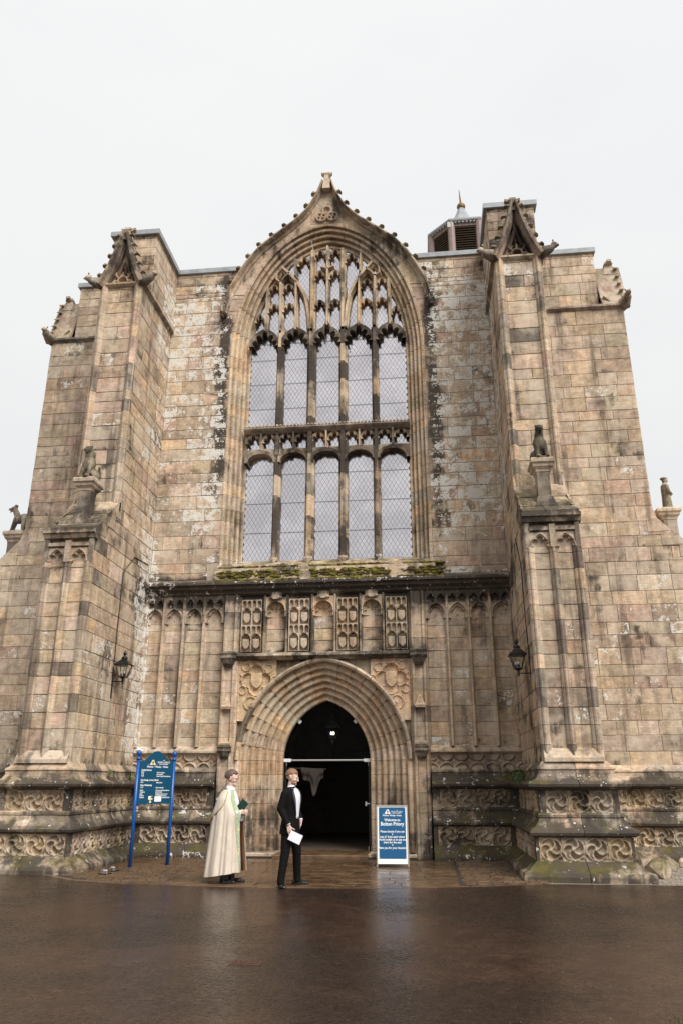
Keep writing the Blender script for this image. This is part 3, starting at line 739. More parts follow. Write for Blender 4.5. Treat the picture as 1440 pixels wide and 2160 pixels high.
def niche_head(U, V):
    a = pointed(U, V, .31, .12, .235, .26); d = np.where(a < 0, -.06-.25*np.maximum(-a-.02, 0), .06)
    ang = np.arctan2(V-.12, U-.31); r = np.hypot(U-.31, V-.12)
    rib = np.abs(np.sin(ang*4)) < .16; d = d + np.where((a < -.01) & rib & (V > .1) & (r > .03), .05, 0)
    d = d + .03*((np.abs(a-.01) < .02) & (V > .05)); d = np.where((a > .0) & (V < .12), .06, d)
    return d
for cx in (-1.22, 0, 1.22):
    fr = ((0, .06, 0), (1, 0), (0, -1)); ashlar(fr, cx-.25, cx+.25, 4.66, 5.66, tw, {'warm': 3, 'pale': 3, 'buff': 2}, lens=(.2, .6))
    m = MB(); hfield(((cx-.31, -.045, 5.60), (1, 0), (0, -1)), .62, .5, 50, 40, niche_head, vcol('warm'), m); m.build('niche_head', STONE, church)
    m = MB()
    for s in (-1, 1): m.loft([[(cx+s*.29+o, y, z) for o, y in ((-.045, .1), (-.04, -.08), (-.015, -.13), (.015, -.13), (.04, -.08), (.045, .1))] for z in (4.66, 6.14)], vcol('grey'))
    m.build('niche_jamb', STONE, church)
    m = MB(); m.loft([[(cx+dx*w_, y, z) for dx, y in ((-1, .0), (-1, -.16), (-.5, -.24), (.5, -.24), (1, -.16), (1, .0))] for z, w_ in ((6.02, .08), (6.06, .17), (6.12, .15), (6.2, .17))], vcol('pale')); m.build('niche_canopy', STONE, church)
# string under the frieze
xrun([(.05, 4.70), (-.12, 4.68), (-.24, 4.63), (-.26, 4.58), (-.22, 4.55), (-.14, 4.50), (-.03, 4.49), (.05, 4.49)], -2.2, 2.2, 'string_course', {'dark': 3, 'grey': 2}, .8, wear=(.62, .3, .3))
# ---------------------------------------------------------------- doorway
dp = [(DA0+.015, DH0+.015, .95), (DA0, DH0, .80)] + moulded(DA0, DA1, DH0, DH1, .72, -.0, 6, .045, .05, 10)
DT = {'warm': 7, 'buff': 2.5, 'pale': 1.2}
jb = [.06, .42, .78, 1.14, 1.45, 1.80, DS]
arch_blocks(dp, .06, DS, church, 'jamb_stone', 'voussoir', DT, nv=9, zcuts=jb)
hpd = [(DA1-.01, DH1-.01, .02), (DA1, DH1, -.06), (DA1+.02, DH1+.02, -.13), (DA1+.06, DH1+.07, -.16), (DA1+.10, DH1+.115, -.13), (DA1+.115, DH1+.14, -.05), (DA1+.115, DH1+.14, .03)]
arch_blocks(hpd, DS, DS, church, 'hood_mould', 'hood_mould', {'grey': 3, 'dark': 1.5, 'buff': 1}, nv=8)
for sd in (-1, 1):        # outer roll running down the jamb
    m = MB(); m.loft([[(sd*(DA1+.05)+.065*cos(a), -.03+.075*sin(a), z) for a in np.linspace(0, 2*pi, 11)[:-1]] for z in (.12, .6, 1.2, DS)], mixtone(DT)); m.build('jamb_shaft', STONE, church, smooth=True)
    m = MB(); m.box(*sorted((sd*1.06, sd*2.2)), -.16, .95, 0, .085, vcol('buff'), .02); m.build('jamb_base', STONE, church)
# carved spandrels
def spandrel(U, V):
    d = np.full(U.shape, .03); cx, cy = .50, .98
    q = np.minimum.reduce([circ(U, V, cx+.2*cos(a), cy+.2*sin(a), .17) for a in (0, pi/2, pi, 3*pi/2)])
    d = np.where(q < 0, -.03, d); d = d + .03*(np.abs(q) < .018)
    d = np.where(shield(U, V, cx, cy, .14, .3) < 0, .045, d)
    for k in range(7):
        a = -.6+k*.75; r = .42+.05*(k % 2); d = d + .035*(np.abs(circ(U, V, cx+r*cos(a), cy+r*sin(a), .1)) < .016)
    d = d + .035*(np.abs(circ(U, V, .62, .42, .16)) < .018) + .03*(np.abs(circ(U, V, .56, .36, .08)) < .014)
    e = np.minimum.reduce([.95-U, 1.45-V]); d = np.where(e < .03, .06, d)
    return d
for sd in (-1, 1):
    fn = spandrel if sd > 0 else (lambda U, V: spandrel(.95-U, V))
    x0 = 1.17 if sd > 0 else -2.12
    def keep(u, v, x0=x0):
        x, z = abs(x0+u), 3.03+v; return x > arch_x(DA1+.05, DH1+.05, z-DS)
    m = MB(); hfield(((x0, -.01, 3.03), (1, 0), (0, -1)), .95, 1.46, 60, 92, fn, vcol('warm'), m, keep); m.build('carved_spandrel', STONE, church)
m = MB()
for sd in (-1, 1):
    zz = np.linspace(DS, 4.49, 14)
    m.loft([[(sd*(arch_x(DA1+.03, DH1+.03, z-DS)), y, z) for y in (.08, .2)] + [(sd*2.2, y, z) for y in (.2, .08)] for z in zz], (.4, .3, .19))
    m.box(*sorted((sd*2.03, sd*2.2)), .08, .2, 0, DS)
m.build('spandrel_backing', STONE, church)
# ---------------------------------------------------------------- plinth round the whole front
def offset_path(P, d):
    out = []
    for i, p in enumerate(P):
        ns = []
        for a, b in ((i-1, i), (i, i+1)):
            if a < 0 or b >= len(P): continue
            dx, dy = P[b][0]-P[a][0], P[b][1]-P[a][1]; l = sqrt(dx*dx+dy*dy); ns.append((dy/l, -dx/l))
        if len(ns) == 1: n = ns[0]; k = 1
        else:
            n = (ns[0][0]+ns[1][0], ns[0][1]+ns[1][1]); l2 = n[0]**2+n[1]**2; k = 2/l2; 
        out.append((p[0]+n[0]*d*k, p[1]+n[1]*d*k))
    return out
PATH_L = [(-9.9, .05), (-BO, .05), (-BO, YL), (-W, YL), (-W, 0.), (-2.56, 0.)]
PATH_R = [(-x, y) for x, y in PATH_L[::-1]]
LEDGE1 = [(-.05, 1.99), (.02, 1.99), (.10, 1.90), (.13, 1.885), (.145, 1.85), (.125, 1.82), (.13, 1.76), (.17, 1.69), (.25, 1.64), (.32, 1.62), (.35, 1.585), (.34, 1.54), (.28, 1.50), (.16, 1.475), (-.05, 1.475)]
LEDGE2 = [(-.05, 1.09), (.17, 1.09), (.20, 1.06), (.195, 1.02), (.18, 1.0), (.20, .95), (.27, .86), (.36, .80), (.385, .765), (.37, .72), (.30, .69), (.2, .685), (-.05, .685)]
BASE = [(-.05, .29), (.30, .29), (.33, .26), (.45, .16), (.50, .135), (.54, .12), (.56, .06), (.55, -.06), (-.05, -.06)]
PT = {'grey': 4, 'buff': 2.5, 'dark': 1.6}
def plinth_run(path, prof, name):
    offs = [offset_path(path, d) for d, z in prof]
    for i in range(len(path)-1):
        L_ = sqrt((path[i+1][0]-path[i][0])**2+(path[i+1][1]-path[i][1])**2); n = max(1, int(round(L_/.75)))
        for k in range(n):
            a, b = k/n, (k+1)/n; m = MB(); rr = []
            for t in np.linspace(a + (.003/L_ if k else 0), b - (.003/L_ if k < n-1 else 0), 4):
                jit = random.uniform(-.008, .008)
                rr.append([(offs[q][i][0]*(1-t)+offs[q][i+1][0]*t, offs[q][i][1]*(1-t)+offs[q][i+1][1]*t + (0), prof[q][1]+jit*(q not in (0, len(prof)-1))*.6) for q in range(len(prof))])
            m.loft(rr, mixtone(PT)); m.build(name, STONE, church)
pc = MB()
def wheel(U, V):
    R_ = .185; cx, cy = .2, .195; x, y = U-cx, V-cy; r = np.hypot(x, y)/R_; a = np.arctan2(y, x)
    sw = np.abs(np.sin(2*(a + 1.25*(1-r)**1.0 + .3*np.sin(3*r)))); rec = sm(.28, .75, sw)*sm(.14, .26, r)*(1-sm(.88, .97, r))
    cor = sm(1.02, 1.12, r)*(1-sm(.0, .05, np.maximum(np.abs(x), np.abs(y))-.17))
    return .0 - .085*rec - .035*cor + .012*np.exp(-((r-.98)/.05)**2)
wm = MB(); hfield(((0, 0, 0), (1, 0), (0, -1)), .4, .39, 26, 25, wheel, (.33, .255, .175), wm)
WHEELS = []
for k in range(5):
    wm = MB(); er = random.Random(k); ph = [er.uniform(0, 6) for _ in range(6)]; es = er.uniform(.5, .85)
    hfield(((0, 0, 0), (1, 0), (0, -1)), .4, .39, 28, 27, lambda U, V: es*wheel(U, V) + .007*np.sin(31*U+ph[0]+4*np.sin(19*V+ph[1])) + .006*np.sin(43*V+ph[2]+5*np.sin(23*U+ph[3])) - .03*np.exp(-(((U-.1-.2*(ph[4]/6))/.07)**2+((V-.06)/.06)**2)), (.33, .255, .175), wm)
    wm.t = [tuple(.8*q for q in mixtone({'grey': 4, 'buff': 2}))]*len(wm.f)
    _w = wm.build('carved_wheel', STONE, church, smooth=True, wear=((.14, .22, .0), (.26, .28, .1), (.46, .2, .3), (.34, .36, .15), (.5, .32, .28))[k]); WHEELS.append(_w.data); bpy.data.objects.remove(_w)
WHEELS_N = 0
def wheel_band(path, d, z0, name='carved_wheel'):
    offs = offset_path(path, d)
    for i in range(len(path)-1):
        a, b = Vector((*offs[i], 0)), Vector((*offs[i+1], 0)); L_ = (b-a).length; u = (b-a)/L_; n = Vector((u.y, -u.x, 0))
        k = max(1, int(L_/.4)); mg = (L_-k*.4)/2
        inner = abs(path[i][1]) < .01 and abs(path[i+1][1]) < .01
        for j in range(k):
            p = a + u*(mg+j*.4)
            o = bpy.data.objects.new(name, WHEELS[4 if inner and random.random() < .75 else random.choice((2, 3)) if abs(path[i][0]-path[i+1][0]) < .01 else random.randrange(3)]); COL.objects.link(o); o.parent = church
            M = Matrix.Identity(4); M.col[0][:3] = u; M.col[1][:3] = -n; M.col[2][:3] = (0, 0, 1); M.translation = (p.x, p.y, z0); o.matrix_basis = M
        if mg > .01:
            for s0, s1 in ((0, mg), (L_-mg, L_)):
                m = MB(); q0, q1 = a+u*s0, a+u*s1
                m.loft([[tuple(q0+n*.0+Vector((0, 0, z0))), tuple(q1+Vector((0, 0, z0)))], [tuple(q0+Vector((0, 0, z0+.39))), tuple(q1+Vector((0, 0, z0+.39)))]], mixtone(PT), close=False)
                m.build('plinth_margin', STONE, church)
def back_band(path, d, z0, z1):
    offs = offset_path(path, d); m = MB()
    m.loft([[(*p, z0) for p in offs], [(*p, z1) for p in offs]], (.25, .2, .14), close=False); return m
def diamond(U, V):
    p = .354; u = np.mod(U, p); d1 = np.minimum.reduce([np.abs(np.hypot(u-cx, V-cy)-.155) for cx in (0, p) for cy in (0.02, .37)])
    r = 1-sm(.012, .03, d1); edge = 1-sm(.012, .03, np.minimum(V, .39-V)); inner = np.minimum.reduce([np.hypot(u-cx, V-cy)-.155 for cx in (0, p) for cy in (.02, .37)])
    star = np.exp(-((np.abs(u-p/2)/.03)**2+(np.abs(V-.195)/.03)**2))
    return -.06 + .06*np.maximum(r, edge) + .02*(inner < 0) + .03*star
for path in (PATH_L, PATH_R):
    plinth_run(path, LEDGE1, 'plinth_moulding'); plinth_run(path, LEDGE2, 'plinth_moulding'); plinth_run(path, BASE, 'plinth_base')
    wheel_band(path, .15, 1.085); wheel_band(path, .29, .292)
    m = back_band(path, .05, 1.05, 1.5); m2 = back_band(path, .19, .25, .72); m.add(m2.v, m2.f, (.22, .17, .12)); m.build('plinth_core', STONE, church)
for sd in (-1, 1):
    x0 = 2.56 if sd > 0 else -W
    m = MB(); hfield(((x0, -.065, 1.885), (1, 0), (0, -1)), W-2.56, .40, 150, 30, diamond, vcol('grey'), m); m.build('diamond_band', STONE, church)
# ---------------------------------------------------------------- buttresses
def cinquefoil(U, V):
    w_ = .42; c = w_/2; a = pointed(U, V, c, .02, .19, .30)
    t = np.minimum.reduce([circ(U, V, c+.105*cos(q), .10+.105*sin(q), .062) for q in (pi/2, pi*.92, pi*.08, pi*1.25, -pi*.25)] + [circ(U, V, c, .09, .07)])
    d = np.where(a < 0, .05, .0); d = np.where((a > 0) & (V < .36), .03, d); d = np.where(V > .38, .075, d); d = np.where(t < 0, -.02, d); d = d + .03*((np.abs(a) < .016) & (V > .0))
    return np.where(V < .03, np.where(np.abs(U-c) < .17, -.01, .05), d)
def roll_stone(m, x, y, z0, z1, wd, dp, t):
    pr = [(-wd/2, .06), (-wd/2, -.015*1), (-wd*.34, -dp*.5), (-wd*.22, -dp*.55), (-wd*.14, -dp*.95), (0, -dp*1.08), (wd*.14, -dp*.95), (wd*.22, -dp*.55), (wd*.34, -dp*.5), (wd/2, -.015), (wd/2, .06)]
    m.loft([[(x+o, y+q, z) for o, q in pr] for z in (z0+.004, z1-.004)], t)
def gablet(xf, b, M):
    """crocketed ogee gablet on the buttress head; local x across, -y outward"""
    G = [(.66, 14.22), (.58, 14.38), (.47, 14.62), (.37, 14.9), (.27, 15.22), (.17, 15.55), (.08, 15.88)]
    pr = [(0, -1.9), (0, -2.58), (.04, -2.64), (.10, -2.64), (.13, -2.56), (.19, -2.50), (.19, -1.9)]
    for sd in (-1, 1):
        pts = resample([(-x, z) for x, z in G], 16)
        for a in (0, 5, 10):
            f = (lambda p: xf((-p[0], p[1], p[2]))) if sd > 0 else xf
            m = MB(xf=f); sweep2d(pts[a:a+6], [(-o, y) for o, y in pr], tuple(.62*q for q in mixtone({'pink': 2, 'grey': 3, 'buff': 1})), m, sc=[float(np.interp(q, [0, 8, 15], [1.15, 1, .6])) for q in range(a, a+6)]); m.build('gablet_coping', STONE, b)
        cp = resample([(-x, z) for x, z in G], 17)
        for i in (3, 6, 9, 12, 15):
            a_, b_ = cp[i-1], cp[i+1]; ang = atan2(b_[1]-a_[1], b_[0]-a_[0]); nx, nz_ = -sin(ang), cos(ang)
            x, z = cp[i][0]+nx*.0, cp[i][1]+nz_*.0
            crocket(x*(1 if sd < 0 else -1), z, (-ang if sd < 0 else ang), -2.5, .75, parent=b, M=M, sx=1 if sd > 0 else -1)
        # gargoyle at the foot of the gablet
        m = MB(xf=xf); s = sd
        m.loft([[(s*(.60+q*.34), -2.46-.08*q+dy*r, 14.28+.13*q*q+dz*r) for dy, dz in ((-1, -.6), (-.7, .8), (.7, .8), (1, -.6), (0, -1.1))] for q, r in ((0, .16), (.3, .14), (.6, .11), (.8, .10), (.95, .06))], vcol('dark'))
        m.ico((s*.92, -2.54, 14.43), (.085, .075, .085), 2, vcol('grey'), .18); m.ico((s*.99, -2.56, 14.41), (.05, .045, .04), 1, vcol('grey'), .2)
        for e in (-1, 1): m.ico((s*.88, -2.54+e*.06, 14.53), (.025, .02, .04), 1, vcol('grey'), .2)
        m.build('gargoyle', STONE, b, smooth=True, wear=(.5, .15, .25))
    m = MB(xf=xf)
    m.loft([[(-.52, y, 14.2), (-.36, y, 14.75), (-.2, y, 15.2), (-.08, y, 15.65), (.08, y, 15.65), (.2, y, 15.2), (.36, y, 14.75), (.52, y, 14.2)] for y in (-2.2, -1.9)], vcol('pink'))
    m.build('gablet_back', STONE, b)
    m = MB(xf=xf)
    for k in range(1, 4):       # nested soffit mouldings
        q = .12*k
        for sd in (-1, 1):
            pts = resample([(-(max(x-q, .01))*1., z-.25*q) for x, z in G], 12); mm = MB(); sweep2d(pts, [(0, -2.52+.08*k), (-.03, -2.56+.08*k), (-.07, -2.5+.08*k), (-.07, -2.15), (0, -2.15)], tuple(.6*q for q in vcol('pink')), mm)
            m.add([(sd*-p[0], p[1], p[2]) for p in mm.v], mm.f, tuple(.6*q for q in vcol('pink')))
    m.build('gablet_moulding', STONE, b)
    m = MB(xf=xf)
    def foil(U, V):
        t = np.minimum.reduce([circ(U, V, .4+.17*s, .05, .13) for s in (-1, 1)]+[circ(U, V, .4, .16, .14)]); t2 = np.abs(t)-.02
        lf = np.minimum.reduce([np.abs(circ(U, V, .4+.1*s, .38, .1))-.018 for s in (-1, 1)]); return -.12+.12*(1-sm(0, .02, np.minimum(t2, np.where(V < .46, lf, 1))))
    hfield(((-.4, -2.42, 14.2), (1, 0), (0, -1)), .8, .5, 40, 26, foil, vcol('buff'), m, keep=lambda u, v: abs(u-.4) < .42-.45*v); m.build('carved_panel', STONE, b)
    m = MB(xf=xf); m.loft([[(x*w_, -2.35+y*d_, z) for x, y in ((-1, -1), (1, -1), (1, 1), (-1, 1))] for z, w_, d_ in ((15.6, .17, .22), (15.85, .10, .14), (15.98, .07, .1), (16.02, .10, .12), (16.1, .09, .1))], vcol('grey'))
    for sx in (-1, 1): m.loft([[(sx*(.05+q*.15), -2.35+c*(.08-.02*q), 16.0+.07*q+e*(.05-.015*q)) for c, e in ((-1, -1), (1, -1), (1, 1), (-1, 1))] for q in (0, .5, 1)], vcol('grey'))
    m.build('finial', STONE, b)
def buttress(xf, M, kind, mirror):
    hw = .565
    west = kind == 'west'
    c = MB(xf=xf); d = D
    fd = .1 if west else d
    c.box(-hw+d, hw-d, YL+fd, .6, 0, 6.9); c.box(-hw+d, hw-d, YU+fd, .6, 6.8, 14.3)
    thw = .62 if west else .33
    c.box(-thw+d, thw-d, -1.88+d, .6, 14.2, TOPZ)
    b = c.build('buttress', MORTAR, church)
    b['label'] = 'deep stepped buttress with crocketed gablet' if west else 'plain ashlar corner buttress facing sideways'
    tn = BUTT if west else SIDE
    slope = lambda z: YL if z < 6.95 else (YU if z > 7.95 else YL + (YU-YL)*(z-6.95)/1.0)
    for s in (-1, 1):      # cheeks: u runs outward from the wall
        fr = ((s*hw, 0, 0), (0, -1), (s, 0))
        start = 0. if west else .36
        ashlar(fr, start if west else -.14, lambda z: -slope(z), 1.97, 14.2, b, tn, xf)
        if west: ashlar(((s*thw, 0, 0), (0, -1), (s, 0)), 0., 1.88, 14.3, TOPZ, b, FACADE, xf)
        else: ashlar(((s*thw, 0, 0), (0, -1), (s, 0)), -.14, 1.88, 14.3, TOPZ, b, FACADE, xf)
    fr = ((0, -1.88, 0), (1, 0), (0, -1)); ashlar(fr, -thw, thw, 14.3, TOPZ, b, FACADE, xf)
    # front, lower stage: two panels between rolls
    zs = [1.98] + [q for q in COURSES if 2.2 < q < 6.1] + [6.18]
    if west:
        fr = ((0, YL+.045, 0), (1, 0), (0, -1))
        for x0, x1 in ((-.46, -.03), (.03, .46)): ashlar(fr, x0, x1, 2.2, 6.2, b, tn, xf, lens=(.2, 1.2))
        for x, wd, dp in ((-hw+.085, .19, .085), (0, .17, .10), (hw-.085, .19, .085)):
            for z0, z1 in zip(zs, zs[1:]):
                m = MB(xf=xf); roll_stone(m, x, YL+.03, z0, z1, wd, dp, mixtone({'grey': 3, 'buff': 2, 'dark': 1.6})); m.build('shaft_stone', STONE, b)
        m = MB(xf=xf)
        for x0 in (-.47, .05): hfield(((x0, YL+.03, 6.16), (1, 0), (0, -1)), .42, .46, 38, 42, cinquefoil, vcol('grey'), m)
        m.box(-.06, .06, YL-.08, YL+.06, 6.17, 6.66, vcol('grey')); m.box(-hw+.01, -.46, YL-.03, YL+.06, 6.17, 6.7, vcol('dark')); m.box(.46, hw-.01, YL-.03, YL+.06, 6.17, 6.7, vcol('dark'))
        m.build('blind_tracery', STONE, b)
        m = MB(xf=xf); m.loft([[(x, y, z) for y, z in ((YL+.08, 2.25), (YL+.0, 2.2), (YL-.10, 2.05), (YL-.10, 1.98), (YL+.08, 1.98))] for x in (-hw+.02, hw-.02)], vcol('grey')); m.build('panel_sill', STONE, b)
    else:
        ashlar(((0, YL, 0), (1, 0), (0, -1)), -hw, hw, 1.97, 6.75, b, tn, xf)
    # offset: cornice and weathering
    m = MB(xf=xf); m.loft([[(x, y, z) for y, z in ((YL+.1, 6.96), (YL-.06, 6.93), (YL-.11, 6.89), (YL-.11, 6.84), (YL-.07, 6.81), (YL-.03, 6.73), (YL+.1, 6.70))] for x in (-hw-.04, hw+.04)], vcol('grey')); m.build('offset_cornice', STONE, b)
    for (ya, za, yb, zb) in ((YL-.1, 6.96, YL+.38, 7.22), (YL+.34, 7.27, YL+.78, 7.58), (YL+.74, 7.63, YU-.02, 7.98)):
        for x0, x1 in ((-hw-.015, -.1), (-.09, hw+.015)):
            m = MB(xf=xf); m.loft([[(x, ya, za-.06), (x, ya, za), (x, yb, zb), (x, yb+.2, zb), (x, yb+.2, za-.06)] for x in (x0, x1-.005)], vcol('grey')); m.build('weathering_stone', STONE, b)
    # pedestal
    m = MB(xf=xf); px, py = 0, -3.02
    def sq(z, r, q=0): return [(px+r*a, py+r*b_*1., z) for a, b_ in ((-1, -1), (1, -1), (1, 1.4), (-1, 1.4))]
    m.loft([sq(z, r) for z, r in ((6.95, .23), (7.22, .23), (7.26, .21), (7.34, .19), (7.42, .165), (7.46, .14), (7.9, .135), (8.02, .14))], vcol('dark'))
    m.loft([sq(z, r) for z, r in ((8.02, .15), (8.07, .16), (8.13, .21), (8.18, .22), (8.22, .255), (8.29, .255), (8.33, .23))], vcol('grey')); m.build('pedestal', STONE, b)
    # front, upper stage
    if west:
        fr = ((0, YU+.05, 0), (1, 0), (0, -1)); ashlar(fr, -.40, .40, 7.9, 14.25, b, tn, xf, lens=(.3, 1.))
        zs = [7.75] + [q for q in COURSES if 7.95 < q < 14.] + [14.22]
        for x, wd, dp in ((-hw+.095, .21, .10), (hw-.095, .21, .10)):
            for z0, z1 in zip(zs, zs[1:]):
                m = MB(xf=xf); roll_stone(m, x, YU+.04, z0, z1, wd, dp, mixtone({'grey': 3, 'buff': 2.5, 'dark': 1.8, 'pink': .6})); m.build('shaft_stone', STONE, b)
    else:
        ashlar(((0, YU, 0), (1, 0), (0, -1)), -hw, hw, 7.95, 14.2, b, tn, xf)
    # string below the gablet
    for s in (-1, 1):
        m = MB(xf=xf); st = .0 if west else -.14
        m.loft([[(s*(hw+o), y, z) for o, z in ((-.1, 14.34), (.02, 14.33), (.10, 14.27), (.10, 14.21), (.05, 14.18), (.0, 14.13), (-.1, 14.12))] for y in (YU-.05, YU*.5, -st)], vcol('dark')); m.build('string_course', STONE, b)
    m = MB(xf=xf); m.loft([[(x, YU-o, z) for o, z in ((-.5, 14.6), (-.05, 14.3), (.05, 14.26), (.05, 14.21), (.0, 14.16), (-.1, 14.12))] for x in (-hw-.02, hw+.02)], vcol('grey')); m.build('string_course', STONE, b)
    gablet(xf, b, M)
    return b
Mw = {-1: Matrix.Translation((-AX, 0, 0)), 1: Matrix.Translation((AX, 0, 0))}
for sd in (-1, 1):
    buttress(lambda p, sd=sd: (p[0]+sd*AX, p[1], p[2]), Mw[sd], 'west', sd)
SC_Y = .615
buttress(lambda p: (5.93-p[1], SC_Y+p[0], p[2]), Matrix.Translation((5.93, SC_Y, 0)) @ Matrix.Rotation(pi/2, 4, 'Z'), 'side', 1)
buttress(lambda p: (-5.93+p[1], SC_Y-p[0], p[2]), Matrix.Translation((-5.93, SC_Y, 0)) @ Matrix.Rotation(-pi/2, 4, 'Z'), 'side', -1)
# ---------------------------------------------------------------- the stones themselves
STONES.sort(key=lambda s: -s[0])
restm = MB()
for i, (wt, vs, fs, tone, par, ex) in enumerate(STONES):
    if i < 300:
        m = MB(); m.add(vs, fs, tone, ex); m.build('stone', STONE, par)
    else: restm.add(vs, fs, tone, ex)
restm.build('stonework', STONE, church, kind='stuff')
# ---------------------------------------------------------------- lead copings
def coping(x0, x1, y0, y1, name='coping'):
    n = max(1, int(round(max(x1-x0, y1-y0)/1.3)))
    for k in range(n):
        m = MB()
        if x1-x0 >= y1-y0: a = x0+(x1-x0)*k/n; m.box(a, x0+(x1-x0)*(k+1)/n-.004, y0, y1, TOPZ-.02, TOPZ+.15, b=.012)
        else: a = y0+(y1-y0)*k/n; m.box(x0, x1, a, y0+(y1-y0)*(k+1)/n-.004, TOPZ-.02, TOPZ+.15, b=.012)
        m.build(name, LEAD, church)
for sd in (-1, 1):
    coping(*sorted((sd*2.62, sd*4.50)), -.07, .3)
    coping(*sorted((sd*4.505, sd*5.93)), -1.96, -1.6)
    coping(*sorted((sd*4.505, sd*4.85)), -1.595, .3)
    coping(*sorted((sd*5.98, sd*7.88)), .21, .5)
# ---------------------------------------------------------------- bell turret behind the parapet
tc_ = (4.50, 5.3); AP = 1.20; RC = AP/cos(pi/8)
oct_ = lambda r, z, a0=pi/8: [(tc_[0]+r*cos(a0+i*pi/4), tc_[1]+r*sin(a0+i*pi/4), z) for i in range(8)]
m = MB(); m.loft([oct_(RC-.1, 15.9), oct_(RC-.1, 20.85)]); turret = m.build('bell_turret', LOUVRE, church); turret['label'] = 'octagonal louvred timber bell turret with lead spirelet'
m = MB()
for i in range(8):
    a = pi/8+i*pi/4; x, y = tc_[0]+RC*cos(a), tc_[1]+RC*sin(a); m.lathe([(.13, 16.0), (.13, 20.9)], (x, y, 0), 8)
m.build('corner_post', BROWNPAINT, turret)
for i in range(8):
    a = i*pi/4; nx, ny = cos(a), sin(a); tx, ty = -ny, nx; hwid = AP*math.tan(pi/8)-.1
    if ny > .8: continue
    for z0, z1 in ((20.72, 20.9), (18.3, 18.45)):
      m = MB(); m.loft([[(tc_[0]+nx*r+tx*s, tc_[1]+ny*r+ty*s, z) for r in (AP-.1, AP+.03)] + [(tc_[0]+nx*r+tx*s, tc_[1]+ny*r+ty*s, q) for r, q in ((AP+.03, z1), (AP-.1, z1))] for s in (-hwid, hwid) for z in (z0,)], (0, 0, 0)); m.build('louvre_frame', BROWNPAINT, turret)
    if ny < .5:
        for k in range(22):
            z = 18.5+k*.102; m = MB(); m.loft([[(tc_[0]+nx*r+tx*s, tc_[1]+ny*r+ty*s, q) for r, q in ((AP-.08, z+.07), (AP+.02, z), (AP+.03, z+.02), (AP-.06, z+.09))] for s in (-hwid, hwid)]); m.build('louvre_slat', simple('louvre_slat_timber', (.09, .062, .04), .8) if 'louvre_slat_timber' not in bpy.data.materials else bpy.data.materials['louvre_slat_timber'], turret)
m = MB(); m.loft([oct_(RC+.14, 20.88), oct_(RC+.16, 20.92), oct_(RC+.16, 20.98), oct_(RC*.72, 21.22), oct_(RC*.42, 21.62), oct_(RC*.2, 22.15), oct_(RC*.1, 22.5)]); m.build('spirelet_roof', LEAD, turret)
m = MB()
for i in range(8):
    a, b_ = oct_(RC+.12, 20.8)[i], oct_(RC+.12, 20.8)[(i+1) % 8]
    for k in range(8):
        t0, t1 = (k+.2)/8, (k+.75)/8; m.loft([[(a[0]+(b_[0]-a[0])*t, a[1]+(b_[1]-a[1])*t, z) for z in (20.82, 20.9)] + [(tc_[0]+(a[0]+(b_[0]-a[0])*t-tc_[0])*.93, tc_[1]+(a[1]+(b_[1]-a[1])*t-tc_[1])*.93, z) for z in (20.9, 20.82)] for t in (t0, t1)])
m.build('eaves_dentil', LEAD, turret)
m = MB(); m.ico((tc_[0], tc_[1], 22.62), .17, 2); m.build('ball_finial', GOLD, turret, smooth=True)
m = MB(); m.tube([(tc_[0], tc_[1], 22.7), (tc_[0]-.02, tc_[1], 23.05), (tc_[0]-.04, tc_[1], 23.45)], [.05, .035, .01], 6); m.build('spike', GOLD, turret)
m = MB(); m.box(3.86, 4.06, 3.98, 4.06, 20.62, 20.86, b=.01); m.build('floodlight', ALU, turret)
